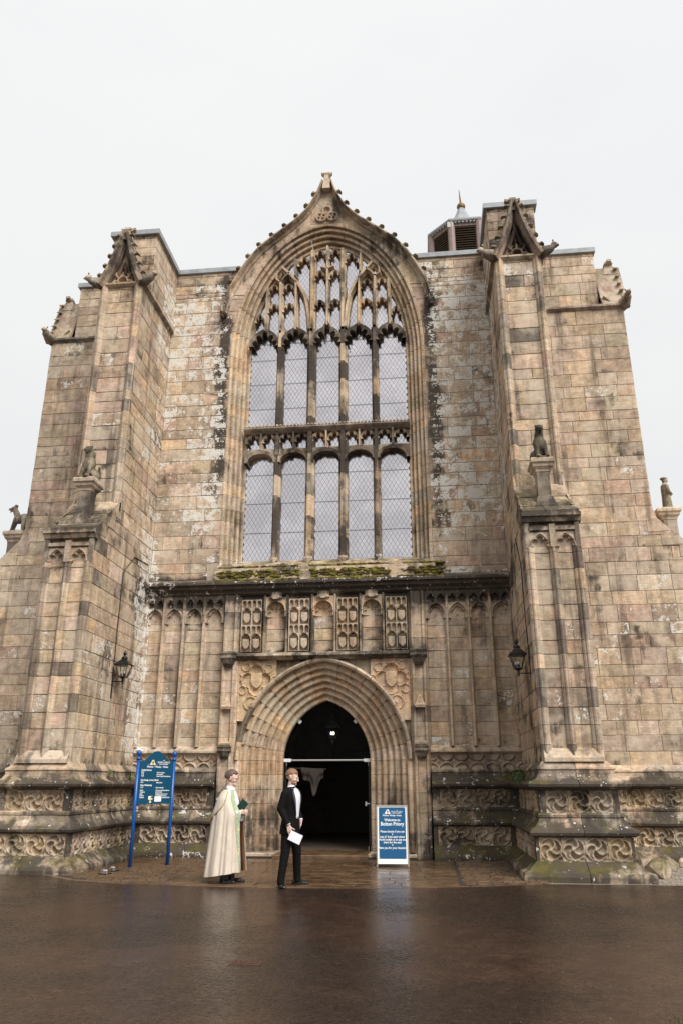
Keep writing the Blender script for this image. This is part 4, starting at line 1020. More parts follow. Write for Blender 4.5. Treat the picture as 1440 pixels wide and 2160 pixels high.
# ================================================================== GROUND
def struct(o): o['kind'] = 'structure'; return o
def asphalt_material():
    m, nt, b = new_mat('wet_asphalt'); L = nt.links.new
    g = N(nt, 'ShaderNodeNewGeometry'); P = g.outputs['Position']
    big = noise(nt, P, .35, 6, .6); fine = noise(nt, P, 55, 4, .7); mid = noise(nt, P, 2.2, 7, .65); grit = noise(nt, P, 160, 3, .7)
    col = mixc(nt, maprange(nt, mid, .3, .7), (.025, .0125, .008), (.044, .0245, .0165))
    col = mixc(nt, maprange(nt, big, .42, .58), col, (.017, .0105, .0075))
    vo = N(nt, 'ShaderNodeTexVoronoi'); vo.inputs['Scale'].default_value = 26; L(P, vo.inputs['Vector'])
    vs = N(nt, 'ShaderNodeSeparateColor'); L(vo.outputs['Color'], vs.inputs[0])
    fl = math_(nt, 'MULTIPLY', maprange(nt, vo.outputs['Distance'], .17, .08), maprange(nt, vs.outputs[0], .93, .97))
    col = mixc(nt, math_(nt, 'MULTIPLY', fl, .9), col, (.34, .30, .26))
    col = mixc(nt, maprange(nt, grit, .5, .72, 0, .8), col, (.10, .072, .056))
    gr_v = N(nt, 'ShaderNodeVectorMath', operation='SCALE'); L(col, gr_v.inputs[0]); L(math_(nt, 'MULTIPLY', maprange(nt, noise(nt, P, 24, 5, .75), .35, .65, .62, 1.45), maprange(nt, noise(nt, P, 7, 5, .7), .35, .65, .8, 1.25)), gr_v.inputs['Scale']); col = gr_v.outputs[0]
    L(col, b.inputs['Base Color'])
    wet = maprange(nt, math_(nt, 'ADD', math_(nt, 'MULTIPLY', big, .6), math_(nt, 'MULTIPLY', mid, .4)), .40, .58, .11, .27)
    L(math_(nt, 'ADD', wet, maprange(nt, noise(nt, P, 20, 5, .75), .4, .66, -.04, .16)), b.inputs['Roughness']); b.inputs['IOR'].default_value = 1.33; b.inputs['Specular IOR Level'].default_value = .42
    bp = N(nt, 'ShaderNodeBump'); bp.inputs['Strength'].default_value = .32; bp.inputs['Distance'].default_value = .006
    h = math_(nt, 'ADD', math_(nt, 'ADD', math_(nt, 'MULTIPLY', fine, .8), math_(nt, 'MULTIPLY', grit, .5)), math_(nt, 'MULTIPLY', noise(nt, P, 22, 4, .7), 1.1)); L(h, bp.inputs['Height']); L(bp.outputs[0], b.inputs['Normal'])
    return m
def paving_material(name, c0, c1, r0, r1):
    m, nt, b = new_mat(name); L = nt.links.new
    g = N(nt, 'ShaderNodeNewGeometry'); P = g.outputs['Position']; oi = N(nt, 'ShaderNodeObjectInfo')
    mid = noise(nt, P, 3.2, 8, .65); fine = noise(nt, P, 60, 4, .65)
    col = mixc(nt, maprange(nt, mid, .3, .7), c0, c1)
    v = N(nt, 'ShaderNodeVectorMath', operation='SCALE'); L(col, v.inputs[0]); L(math_(nt, 'MULTIPLY', maprange(nt, oi.outputs['Random'], 0, 1, .75, 1.25, False), maprange(nt, fine, .3, .7, .8, 1.2)), v.inputs['Scale'])
    L(v.outputs[0], b.inputs['Base Color']); L(maprange(nt, mid, .35, .65, r0, r1), b.inputs['Roughness'])
    bp = N(nt, 'ShaderNodeBump'); bp.inputs['Strength'].default_value = .3; bp.inputs['Distance'].default_value = .008; L(math_(nt, 'ADD', math_(nt, 'MULTIPLY', fine, .4), mid), bp.inputs['Height']); L(bp.outputs[0], b.inputs['Normal'])
    return m
ASPH = asphalt_material()
SLAB = paving_material('wet_flagstone', (.085, .05, .027), (.13, .08, .045), .12, .34)
SETT = paving_material('wet_setts', (.075, .043, .022), (.14, .085, .045), .2, .5)
JOINT = simple('wet_earth_joint', (.03, .021, .013), .7, noise=.4, scale=30, bump=.4)
GRAVEL = simple('pale_gravel', (.21, .17, .135), .9, noise=.55, scale=42, bump=.8)
gm_ = MB(); gm_.box(-300, 300, -300, 300, -.6, -.03); struct(gm_.build('ground', GRAVEL))
EDGE = [(-60, -4.1), (-6, -4.12), (-4.4, -4.2), (-3.7, -4.98), (-2.9, -5.2), (-1.95, -5.36), (-1, -5.46), (0, -5.5), (1.2, -5.44), (2, -5.31), (2.86, -5.1), (3.6, -4.82), (4.4, -4.5), (6.1, -4.45), (8, -4.6), (60, -4.8)]
def edge_y(x):
    return float(np.interp(x, [e[0] for e in EDGE], [e[1] for e in EDGE]))
rd = MB(); n = len(EDGE)
rd.add([(x, y, 0) for x, y in EDGE] + [(x, -90, 0) for x, y in EDGE] + [(x, y, -.3) for x, y in EDGE], [[i, n+i, n+i+1, i+1] for i in range(n-1)] + [[i, i+1, 2*n+i+1, 2*n+i] for i in range(n-1)])
struct(rd.build('road', ASPH))
pv = MB(); ex = [e for e in EDGE if -5 < e[0] < 4.6]; k = len(ex)
pv.add([(x, y, -.008) for x, y in ex] + [(x, .9, -.008) for x, y in ex], [[i, i+1, k+i+1, k+i] for i in range(k-1)])
pave = struct(pv.build('pavement', JOINT))
def slab(x0, x1, ya0, ya1, yb0, yb1, mat=SLAB, name='paving_slab', z=.006):
    """front edge y at x0/x1 is ya0/ya1, back edge yb0/yb1"""
    g = .006; zt = z + random.uniform(-.003, .003); tl = [random.uniform(-.002, .002) for _ in range(4)]
    q = [(x0+g, ya0+g), (x1-g, ya1+g), (x1-g, yb1-g), (x0+g, yb0-g)]; b = .008
    qi = [(x0+g+b, ya0+g+b), (x1-g-b, ya1+g+b), (x1-g-b, yb1-g-b), (x0+g+b, yb0-g-b)]
    m = MB(); m.add([(x, y, -.04) for x, y in q] + [(x, y, zt-.005) for x, y in q] + [(x, y, zt+t) for (x, y), t in zip(qi, tl)], [[8, 9, 10, 11]] + [[k+i, k+(i+1) % 4, k+4+(i+1) % 4, k+4+i] for k in (0, 4) for i in range(4)])
    m.build(name, mat, pave)
# kerb strip along the road, then rows of flags
x = -4.6
while x < 4.3:
    x2 = min(x + random.uniform(.7, 1.25), 4.35); slab(x, x2, edge_y(x)+.002, edge_y(x2)+.002, edge_y(x)+.17, edge_y(x2)+.17, name='kerb_stone'); x = x2
rows = [.17, .62, 1.12, 1.62, 2.05, 2.6, 3.15, 3.65, 4.2, 4.78]
for a, b in zip(rows, rows[1:]):
    x = -2.05; off = random.uniform(.4, .9)
    while x < 2.85:
        x2 = x + (off if x == -2.05 else random.uniform(.65, 1.15)); x2 = 2.95 if x2 > 2.6 else x2
        fl = 1 - a/6.
        yf = lambda xx, d: -5.5 + d + (edge_y(xx)+5.5)*max(0, 1-d/1.6)
        slab(x, x2, yf(x, a), yf(x2, a), yf(x, b), yf(x2, b)); x = x2
st = MB()
for x0, x1 in ((-4.5, -2.06), (2.96, 4.5)):
    y = -.35
    while y > -5.3:
        d = random.uniform(.10, .14); x = x0 + random.uniform(0, .15)
        while x < x1 - .05:
            l = min(random.uniform(.16, .3), x1-x)
            if y - d > edge_y(x) + .18 and y-d > edge_y(x+l) + .18:
                zt = .0 + random.uniform(-.004, .014); g = .009
                st.add([(x+g, y-d+g, -.05), (x+l-g, y-d+g, -.05), (x+l-g, y-g, -.05), (x+g, y-g, -.05)] + [(x+g*2, y-d+g*2, zt), (x+l-g*2, y-d+g*2, zt+random.uniform(-.004, .004)), (x+l-g*2, y-g*2, zt), (x+g*2, y-g*2, zt+random.uniform(-.004, .004))],
                       [[4, 5, 6, 7]] + [[i, (i+1) % 4, 4+(i+1) % 4, 4+i] for i in range(4)])
            x += l
        y -= d
st.build('setts', SETT, pave, kind='stuff')
m = MB(); m.box(-1.08, 1.08, -.42, .99, -.03, .075, b=.02); sp_ = m.build('door_step', SETT, church)
RUST = simple('rusty_iron', (.07, .03, .018), .6, .2, noise=.4)
def drain(x, y, w_, d_, lab):
    t = tag(empty('drain_cover', (x, y, .0)), lab, 'drain cover', None)
    m = MB(); m.box(-w_/2, w_/2, -d_/2, d_/2, -.02, .006, b=.003); m.build('frame', RUST, t)
    for i in range(5): m = MB(); m.box(-w_/2+.02+i*(w_-.04)/5, -w_/2+.02+(i+.6)*(w_-.04)/5, -d_/2+.02, d_/2-.02, .004, .012); m.build('grate_bar', RUST, t)
drain(.75, -10.93, .30, .16, 'rusty rectangular drain cover set alone in the open asphalt')
drain(2.42, -5.36, .32, .12, 'narrow rusty drain grate beside the kerb of the paving')
# gravel strip right of the buttress: small loose pebbles
pb = MB()
for i in range(900):
    x, y = random.uniform(6.1, 9.5), random.uniform(-4.4, -.6); r = random.uniform(.008, .024)
    pb.ico((x, y, -.022), (r, r, r*.7), 0 if False else 1, (0, 0, 0), .2)
pb.build('gravel', simple('pebble', (.30, .25, .21), .8, noise=.4, scale=12), kind='stuff')
# ================================================================== INSIDE THE DOORWAY
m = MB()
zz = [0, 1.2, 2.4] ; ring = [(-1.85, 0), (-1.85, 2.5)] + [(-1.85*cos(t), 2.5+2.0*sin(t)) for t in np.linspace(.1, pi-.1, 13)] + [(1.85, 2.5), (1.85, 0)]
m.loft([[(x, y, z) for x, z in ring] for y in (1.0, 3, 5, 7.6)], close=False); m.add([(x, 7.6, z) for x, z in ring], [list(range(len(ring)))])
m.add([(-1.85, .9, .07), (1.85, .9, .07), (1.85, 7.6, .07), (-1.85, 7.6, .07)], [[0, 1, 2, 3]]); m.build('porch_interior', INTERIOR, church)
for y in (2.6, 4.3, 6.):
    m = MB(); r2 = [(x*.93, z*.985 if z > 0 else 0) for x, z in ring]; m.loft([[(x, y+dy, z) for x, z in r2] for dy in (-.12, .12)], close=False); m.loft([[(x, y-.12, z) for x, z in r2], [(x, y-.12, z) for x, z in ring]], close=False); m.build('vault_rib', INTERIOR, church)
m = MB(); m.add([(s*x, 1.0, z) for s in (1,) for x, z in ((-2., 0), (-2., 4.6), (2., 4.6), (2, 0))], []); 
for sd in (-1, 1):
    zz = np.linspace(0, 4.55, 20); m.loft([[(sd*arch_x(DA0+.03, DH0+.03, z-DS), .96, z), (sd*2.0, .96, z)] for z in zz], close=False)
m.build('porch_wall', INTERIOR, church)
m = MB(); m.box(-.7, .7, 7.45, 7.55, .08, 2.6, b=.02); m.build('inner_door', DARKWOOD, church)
CLEAR, _nt, _b = new_mat('clear_glass')
_g = N(_nt, 'ShaderNodeBsdfGlossy'); _g.inputs['Roughness'].default_value = .02; _t = N(_nt, 'ShaderNodeBsdfTransparent'); _t.inputs['Color'].default_value = (.9, .92, .9, 1); _f = N(_nt, 'ShaderNodeFresnel'); _f.inputs['IOR'].default_value = 1.1; _m = N(_nt, 'ShaderNodeMixShader')
_nt.links.new(_f.outputs[0], _m.inputs[0]); _nt.links.new(_t.outputs[0], _m.inputs[1]); _nt.links.new(_g.outputs[0], _m.inputs[2]); _nt.links.new(_m.outputs[0], _nt.nodes['Material Output'].inputs['Surface'])
gd = tag(empty('glass_entrance', (0, .86, .075)), 'frameless glass entrance screen with steel rail inside the arched doorway', 'glass door')
def sub(m, name, mat, par, **k): return m.build(name, mat, par, **k)
m = MB(); m.tube([(-.93, 0, 2.06), (.93, 0, 2.06)], .024, 8); sub(m, 'rail', STEEL, gd)
for sd in (-1, 1):
    m = MB(); m.box(*sorted((sd*.91, sd*1.095)), -.035, .035, 2.02, 2.10, b=.006); sub(m, 'rail_end', WHITE, gd)
    m = MB(); m.tube([(sd*1.02, -.02, 2.03), (sd*1.02, -.02, 1.93)], .01, 6); sub(m, 'pivot', STEEL, gd)
    m = MB(); c, s_ = cos(.75), sin(.75); px, pz = .715, 3.0
    m.box(-.05, .05, -.03, .03, -.045, .045, b=.006); m.v = [(sd*(px+(x*c-z*s_)*1.), y, pz+(x*s_+z*c)*1.-.075*0) for x, y, z in m.v]; sub(m, 'patch_fitting', WHITE, gd)
zz = np.linspace(2.09, DS+DH0-.02-.075, 16)
m = MB(); m.loft([[(-arch_x(DA0, DH0, z+.075-DS)+.01, 0, z), (arch_x(DA0, DH0, z+.075-DS)-.01, 0, z), (arch_x(DA0, DH0, z+.075-DS)-.01, .012, z), (-arch_x(DA0, DH0, z+.075-DS)+.01, .012, z)] for z in zz]); sub(m, 'tympanum_pane', CLEAR, gd)
for sd in (-1, 1):
    m = MB(); m.box(*sorted((sd*1.03, sd*1.045)), .02, 1.0, .0, 2.0); leaf = sub(m, 'door_leaf', CLEAR, gd)
    m = MB(); m.box(*sorted((sd*1.015, sd*1.06)), .0, .03, .0, 2.0); sub(m, 'edge_trim', IRON, leaf)
    m = MB(); m.box(*sorted((sd*1.0, sd*1.07)), .0, .1, .0, .1, b=.005); sub(m, 'floor_pivot', STEEL, leaf)
m = MB(); m.box(.93, .97, -.02, .01, 1.0, 1.1, b=.004); m.tube([(.97, 0, 1.05), (1.04, 0, 1.05)], .012, 6); sub(m, 'handle', STEEL, leaf)
# ================================================================== LANTERNS
BULB, _nt, _b = new_mat('frosted_bulb'); _b.inputs['Base Color'].default_value = (.85, .83, .78, 1); _b.inputs['Roughness'].default_value = .3
LIT, _nt, _b = new_mat('lit_bulb'); _b.inputs['Base Color'].default_value = (.9, .88, .8, 1); _b.inputs['Emission Color'].default_value = (1, .93, .8, 1); _b.inputs['Emission Strength'].default_value = 2.2
def lantern_head(t, z0, bulb, dim=1.):
    """four-sided tapered lantern, glass foot at z0"""
    lo, hi, H_ = .075, .145, .27
    sq = lambda r, z: [(-r, -r, z), (r, -r, z), (r, r, z), (-r, r, z)]
    m = MB(); m.loft([sq(.02, z0-.16), sq(.015, z0-.12), sq(.03, z0-.1), sq(.018, z0-.06), sq(.04, z0-.03), sq(lo+.01, z0-.01), sq(lo+.01, z0+.008)]); m.build('base_cup', IRON, t)
    for a in range(4):
        x, y = ((-1, -1), (1, -1), (1, 1), (-1, 1))[a]; m = MB(); m.tube([(x*lo, y*lo, z0), (x*hi, y*hi, z0+H_)], .009, 6); m.build('glazing_bar', IRON, t)
        x2, y2 = ((1, -1), (1, 1), (-1, 1), (-1, -1))[a]
        m = MB(); m.add([(x*lo*.97, y*lo*.97, z0), (x2*lo*.97, y2*lo*.97, z0), (x2*hi*.97, y2*hi*.97, z0+H_), (x*hi*.97, y*hi*.97, z0+H_)], [[0, 1, 2, 3]]); m.build('pane', CLEAR, t)
    m = MB(); m.loft([sq(hi+.03, z0+H_-.012), sq(hi+.035, z0+H_+.01), sq(hi+.0, z0+H_+.035), sq(.09, z0+H_+.095), sq(.06, z0+H_+.125), sq(.055, z0+H_+.14)]); roof = m.build('roof', IRON, t)
    m = MB(); m.lathe([(.055, 0), (.07, .012), (.075, .03), (.06, .055), (.035, .07), (.02, .085), (.03, .10), (.042, .13), (.03, .165), (.012, .195), (.004, .215)], (0, 0, z0+H_+.135), 10); m.build('finial', IRON, roof, smooth=True)
    for dx, dy in ((-.035, -.02), (.035, -.02), (0, .035)):
        m = MB(); m.lathe([(.012, 0), (.012, .07)], (dx, dy, z0), 6); m.build('candle_tube', IRON, t)
        m = MB(); m.lathe([(.010, 0), (.021, .025), (.021, .04), (.008, .085)], (dx, dy, z0+.07), 8); m.build('bulb', bulb, t, smooth=True)
def wall_lantern(x, y, z, rz, lab):
    t = tag(empty('wall_lantern', (x, y, z), rz), lab, 'lantern')
    lantern_head(t, 0, BULB)
    m = MB(); m.tube([(0, 0, -.1), (-.12, 0, -.1), (-.25, 0, -.1)], .012, 6); m.build('bracket_arm', IRON, t)
    m = MB(); m.box(-.26, -.235, -.035, .035, -.48, .06, b=.008); m.build('wall_plate', IRON, t)
    return t
wall_lantern(-4.40, -1.82, 3.90, 0, 'black wall lantern on bracket above the blue notice board')
wall_lantern(4.40, -2.85, 3.82, pi, 'black wall lantern on bracket fixed to the mossy green buttress side')
hl = tag(empty('hanging_lantern', (.07, 1.35, 2.70)), 'dark lantern hanging inside the arched doorway with two lit bulbs', 'lantern')
lantern_head(hl, 0, LIT); m = MB(); m.tube([(0, 0, .6), (0, 0, 1.72)], .008, 5); m.build('chain', IRON, hl)
def cable(pts, lab, r=.011):
    m = MB(); m.tube(pts, r, 6); tag(m.build('cable', IRON), lab, 'cable')
cable([(-4.635, -1.84, 3.96), (-4.632, -1.85, 5.2), (-4.632, -1.83, 6.4), (-4.63, -1.2, 6.95), (-4.63, -.2, 7.02)], 'thin black cable running down the wall to the lantern above the notice board')
cable([(4.635, -2.86, 3.88), (4.632, -2.82, 4.6), (4.632, -2.76, 5.2), (4.632, -2.74, 6.05), (4.63, -2.2, 6.8)], 'thin black cable running down the mossy buttress side to its lantern')
# ================================================================== SIGNS
def text(body, size, x, z, par, mat=WHITE, align='LEFT', y=-.022, bold=.0, sx=1.):
    cu = bpy.data.curves.new('lettering', 'FONT'); cu.body = body; cu.size = size; cu.align_x = align; cu.offset = bold*size; cu.extrude = .0006; cu.resolution_u = 2
    ob = bpy.data.objects.new('lettering_curve', cu); COL.objects.link(ob)
    me = bpy.data.meshes.new_from_object(ob); bpy.data.objects.remove(ob); bpy.data.curves.remove(cu)
    me.materials.clear(); me.materials.append(mat); me.name = 'lettering'
    o = bpy.data.objects.new('lettering', me); COL.objects.link(o); o.parent = par
    o.matrix_basis = Matrix.Translation((x, y, z)) @ Matrix.Rotation(pi/2, 4, 'X') @ Matrix.Diagonal((sx, 1, 1, 1))
    return o
def logo(par, cx, z, s, y=-.022, tm=CREAM):
    pts = [(-.5, 0), (-.5, .2), (-.43, .32), (-.3, .36), (-.28, .6), (-.16, .7), (-.1, .68), (-.02, .85), (.04, .72), (.14, .78), (.2, .62), (.26, .6), (.3, .36), (.4, .28), (.5, 0)]
    m = MB(); n = len(pts); m.add([(cx+x*s, y, z+q*s) for x, q in pts] + [(cx+x*s, y+.001, z+q*s) for x, q in pts], [list(range(n))] + [[i, (i+1) % n, n+(i+1) % n, n+i] for i in range(n)]); e = m.build('logo', tm, par)
    m = MB()
    for x0, x1, z0, z1 in ((-.08, .08, .02, .6), (-.2, .2, .3, .45)): m.box(cx+x0*s, cx+x1*s, y-.0016, y-.0008, z+z0*s, z+z1*s)
    m.build('logo_cross', DARKPRINT, e)
    m = MB(); m.box(cx-.045*s, cx+.045*s, y-.0028, y-.002, z+.33*s, z+.42*s); m.build('logo_star', WHITE, e)
    m = MB(); m.box(cx-.95*s, cx+1.0*s, y, y+.0008, z-.035*s, z-.01*s); m.build('logo_rule', WHITE, par)
nb = tag(empty('notice_board', (-3.23, -2.43, 0), radians(52.4)), 'tall blue notice board with service times on two round posts', 'notice board')
for sx in (-1, 1):
    m = MB(); m.lathe([(.036, -.02), (.036, 2.06)], (sx*.442, 0, 0), 14); post = m.build('post', BLUE, nb, smooth=True)
    m = MB(); m.lathe([(.036, 2.055), (.058, 2.075), (.058, 2.09), (.03, 2.105), (.022, 2.125), (.03, 2.14), (.048, 2.165), (.054, 2.195), (.047, 2.228), (.025, 2.25), (.004, 2.257)], (sx*.442, 0, 0), 14); m.build('ball_finial', BLUE, post, smooth=True)
m = MB(); top = [(-.408, 2.02)] + [(x, 2.03 + .215*(0.5+.5*cos(pi*x/.40))**1.15) for x in np.linspace(-.39, .39, 25)] + [(.408, 2.02)]
poly = [(-.408, 1.19), (.408, 1.19)] + top[::-1]; n = len(poly)
m.add([(x, -.018, z) for x, z in poly] + [(x, .018, z) for x, z in poly], [list(range(n)), [n+i for i in range(n)]] + [[i, (i+1) % n, n+(i+1) % n, n+i] for i in range(n)]); board = m.build('board', TEAL, nb)
logo(board, -.1, 1.965, .13); text('THE', .026, .165, 2.045, board, align='CENTER', bold=.02); text('PRIORY CHURCH', .046, .165, 2.0, board, align='CENTER', bold=.015, sx=.85); text('BOLTON ABBEY', .03, .165, 1.968, board, align='CENTER', bold=.02)
text('Welcome  •  Worship  •  Witness', .046, .02, 1.91, board, align='CENTER', bold=.03, sx=.82)
for z, s, a, b_ in ((1.845, .046, 'Sunday Services', ''), (1.805, .034, '08.00', 'Holy Communion'), (1.768, .034, '10.30', 'Sung Eucharist'), (1.731, .034, '18.30', 'Evening Prayer/Choral Evensong'),
                    (1.645, .046, 'First Sunday of every Month', ''), (1.605, .034, '09.30', 'Family Service'), (1.545, .046, 'Every Wednesday', ''), (1.505, .034, '10.30', 'Holy Communion'),
                    (1.45, .034, 'Rector', 'The Reverend Nicholas Mercer'), (1.415, .034, 'Telephone', '01756 710 238'), (1.38, .034, 'Email', 'office@boltonpriory.org.uk'), (1.345, .034, 'Website', 'www.boltonpriory.org.uk'), (1.31, .034, 'Facebook', 'www.facebook.com/boltonpriory')):
    text(a, s, -.365, z, board, bold=.03, sx=.82)
    if b_: text(b_, s, .01, z-.006, board, bold=.03, sx=.78)
m = MB(); sh = [(-.05, .13), (.05, .13), (.05, .06), (.04, .025), (0, -.01), (-.04, .025), (-.05, .06)]; m.add([(-.1+x, -.0205, 1.215+z) for x, z in sh], [list(range(7))]); e = m.build('crest', WHITE, board)
m = MB(); m.box(-.112, -.088, -.0222, -.0212, 1.22, 1.34); m.box(-.145, -.055, -.0222, -.0212, 1.275, 1.295); m.build('crest_cross', CREAM, e)
for x, z in ((-.068, 1.32), (-.13, 1.255), (-.07, 1.255)): m = MB(); m.box(x-.017, x+.017, -.0226, -.0216, z-.017, z+.017); m.build('crest_quarter', DARKPRINT, e)
m = MB(); m.box(.0, .165, -.0205, -.0185, 1.235, 1.335); m.build('plaque', WHITE, board)
# free-standing A-board by the door
ab = tag(empty('a_board', (1.72, -2.12, .01), radians(3)), 'blue and white welcome board asking for donations beside the doorway', 'sign')
ang = radians(-7)
def lean(o): o.matrix_basis = Matrix.Translation((0, -.06, 0)) @ Matrix.Rotation(ang, 4, 'X'); return o
m = MB(); m.box(-.305, .305, -.012, .012, .06, 1.16); panel = lean(m.build('front_panel', WHITE, ab))
for x0, x1, z0, z1 in ((-.325, -.300, 0, 1.17), (.300, .325, 0, 1.17), (-.3005, .3005, 1.14, 1.17)):
    m = MB(); m.box(x0, x1, -.02, .02, z0, z1, b=.004); m.build('frame_rail', ALU, panel)
m = MB(); m.box(-.272, .272, -.0165, -.0125, .155, 1.125); face = m.build('sign_face', TEAL2, panel)
for x in (-.255, .255):
    for z in (.172, 1.108): m = MB(); m.tube([(x, -.0165, z), (x, -.021, z)], .007, 8); m.build('screw', STEEL, face)
logo(face, -.09, 1.0, .11, y=-.0185, tm=WHITE)
T = lambda b, s, z, bold=.02, sx=.9: text(b, s, 0, z, face, align='CENTER', y=-.0185, bold=bold, sx=sx)
text('THE', .02, .1, 1.058, face, align='CENTER', y=-.0185); text('PRIORY CHURCH', .034, .1, 1.028, face, align='CENTER', y=-.0185, sx=.9); text('BOLTON ABBEY', .024, .1, 1.005, face, align='CENTER', y=-.0185, bold=.02)
T('Welcome • Worship • Witness', .038, .955, .03, .8); T('Welcome to', .07, .86, .02); T('Bolton Priory', .096, .775, .02); T('Please donate if you can', .056, .645); T('♦', .03, .60)
T('Just £1 from each visitor', .056, .545); T('would enable us to pay our', .056, .493); T('share for the year', .056, .441); T('♦', .03, .40); T('Bless you for your donation', .056, .338)
for zc in (.612, .412):
    m = MB(); m.add([(0, -.0185, zc-.014), (.01, -.0185, zc), (0, -.0185, zc+.014), (-.01, -.0185, zc)], [[0, 1, 2, 3]]); m.build('diamond_mark', WHITE, face)
m = MB(); m.box(-.31, .31, -.01, .01, 0, 1.15); bk = m.build('back_panel', ALU, ab); bk.matrix_basis = Matrix.Translation((0, .36, 0)) @ Matrix.Rotation(radians(10), 4, 'X')
# ================================================================== SMALL THINGS
CHROME = simple('polished_steel', (.72, .71, .70), .12, 1., noise=.06)
def bowl(x, y, lab, s=1.):
    t = tag(empty('dog_bowl', (x, y, .006)), lab, 'bowl', None)
    m = MB(); m.lathe([(.115*s, 0), (.118*s, .008), (.098*s, .055), (.1*s, .06), (.106*s, .064), (.1*s, .066), (.09*s, .06), (.075*s, .02), (.01, .016)], (0, 0, 0), 24); m.build('bowl_shell', CHROME, t, smooth=True)
    m = MB(); m.lathe([(.119*s, -.002), (.122*s, .006), (.118*s, .014)], (0, 0, 0), 24); m.build('rubber_ring', IRON, t, smooth=True)
bowl(-3.56, -3.88, 'shiny steel dog bowl nearer the road, beside another bowl'); bowl(-3.62, -3.35, 'steel dog bowl nearer the notice board post, beside another bowl', .95)
def rock(x, y, r, seed, lab, rz=0):
    bm = bmesh.new(); bmesh.ops.create_icosphere(bm, subdivisions=3, radius=1); R = random.Random(seed)
    planes = [(Vector((R.uniform(-1, 1), R.uniform(-1, 1), R.uniform(-.5, 1))).normalized(), R.uniform(.5, .8)) for _ in range(9)]
    for v in bm.verts:
        for n, d in planes:
            q = v.co.dot(n)
            if q > d: v.co -= n*(q-d)
        v.co += Vector((R.uniform(-.02, .02), R.uniform(-.02, .02), R.uniform(-.02, .02)))
    m = MB(); m.add([(v.co.x*r[0], v.co.y*r[1], max(-.05, v.co.z*r[2]+r[2]*.55)) for v in bm.verts], [[v.index for v in f.verts] for f in bm.faces], vcol('grey')); bm.free()
    o = m.build('fallen_stone', STONE, wear=(.4, .2, .55)); o.location = (x, y, -.03); o.rotation_euler = (0, 0, rz); tag(o, lab, 'stone')
rock(6.55, -3.1, (.30, .28, .25), 1, 'large mossy cracked stone leaning by the foot of the buttress', .4)
rock(6.75, -1.9, (.28, .24, .2), 2, 'brown stone lying behind the large cracked stone', 1.)
rock(7.25, -1.35, (.25, .2, .18), 3, 'dark low stone under the carved plinth by the gravel', 2.)
rock(7.7, -1.1, (.22, .2, .13), 5, 'flat earthy stone at the edge of the gravel strip', .7)
# -- carved statues
def blob(name, parts, voxel, mat, parent=None, smooth=4, wear=None, tone=(.3, .25, .17), decimate=None):
    m = MB()
    for p in parts:
        if p[0] == 'e':
            b2 = MB(); b2.ico((0, 0, 0), p[2], 3); R = Matrix.Rotation(p[3] if len(p) > 3 else 0, 4, p[4] if len(p) > 4 else 'X'); m.add([tuple((R @ Vector(v)) + Vector(p[1])) for v in b2.v], b2.f)
        elif p[0] == 'c':
            a, b_, ra, rb = Vector(p[1]), Vector(p[2]), p[3], p[4]
            m.tube([a.lerp(b_, t) for t in (0, .33, .66, 1)], [ra+(rb-ra)*t for t in (0, .33, .66, 1)], 14); m.ico(tuple(a), ra*1.0, 2); m.ico(tuple(b_), rb*1.0, 2)
        elif p[0] == 'r': m.loft(p[1])
    me = bpy.data.meshes.new('tmp'); me.from_pydata(m.v, [], m.f); bm = bmesh.new(); bm.from_mesh(me); bmesh.ops.recalc_face_normals(bm, faces=bm.faces); bm.to_mesh(me); bm.free()
    o = bpy.data.objects.new('tmp', me); COL.objects.link(o)
    r = o.modifiers.new('r', 'REMESH'); r.mode = 'VOXEL'; r.voxel_size = voxel
    if smooth: s = o.modifiers.new('s', 'SMOOTH'); s.factor = .5; s.iterations = smooth
    dg = bpy.context.evaluated_depsgraph_get(); me2 = bpy.data.meshes.new_from_object(o.evaluated_get(dg)); bpy.data.objects.remove(o); bpy.data.meshes.remove(me)
    me2.name = name; me2.materials.clear(); me2.materials.append(mat)
    for at in [a.name for a in me2.attributes if a.name in ('tone', 'wear')]: me2.attributes.remove(me2.attributes[at])
    if mat is STONE:
        a = me2.attributes.new('tone', 'FLOAT_COLOR', 'FACE'); t = np.ones((len(me2.polygons), 4), np.float32); t[:, :3] = tone; a.data.foreach_set('color', t.ravel())
        a = me2.attributes.new('wear', 'FLOAT_VECTOR', 'POINT'); a.data.foreach_set('vector', np.tile(np.array(wear or (.4, .1, .35), np.float32), (len(me2.vertices), 1)).ravel())
    me2.polygons.foreach_set('use_smooth', [True]*len(me2.polygons)); me2.update()
    ob = bpy.data.objects.new(name, me2); COL.objects.link(ob); ob.parent = parent; return ob
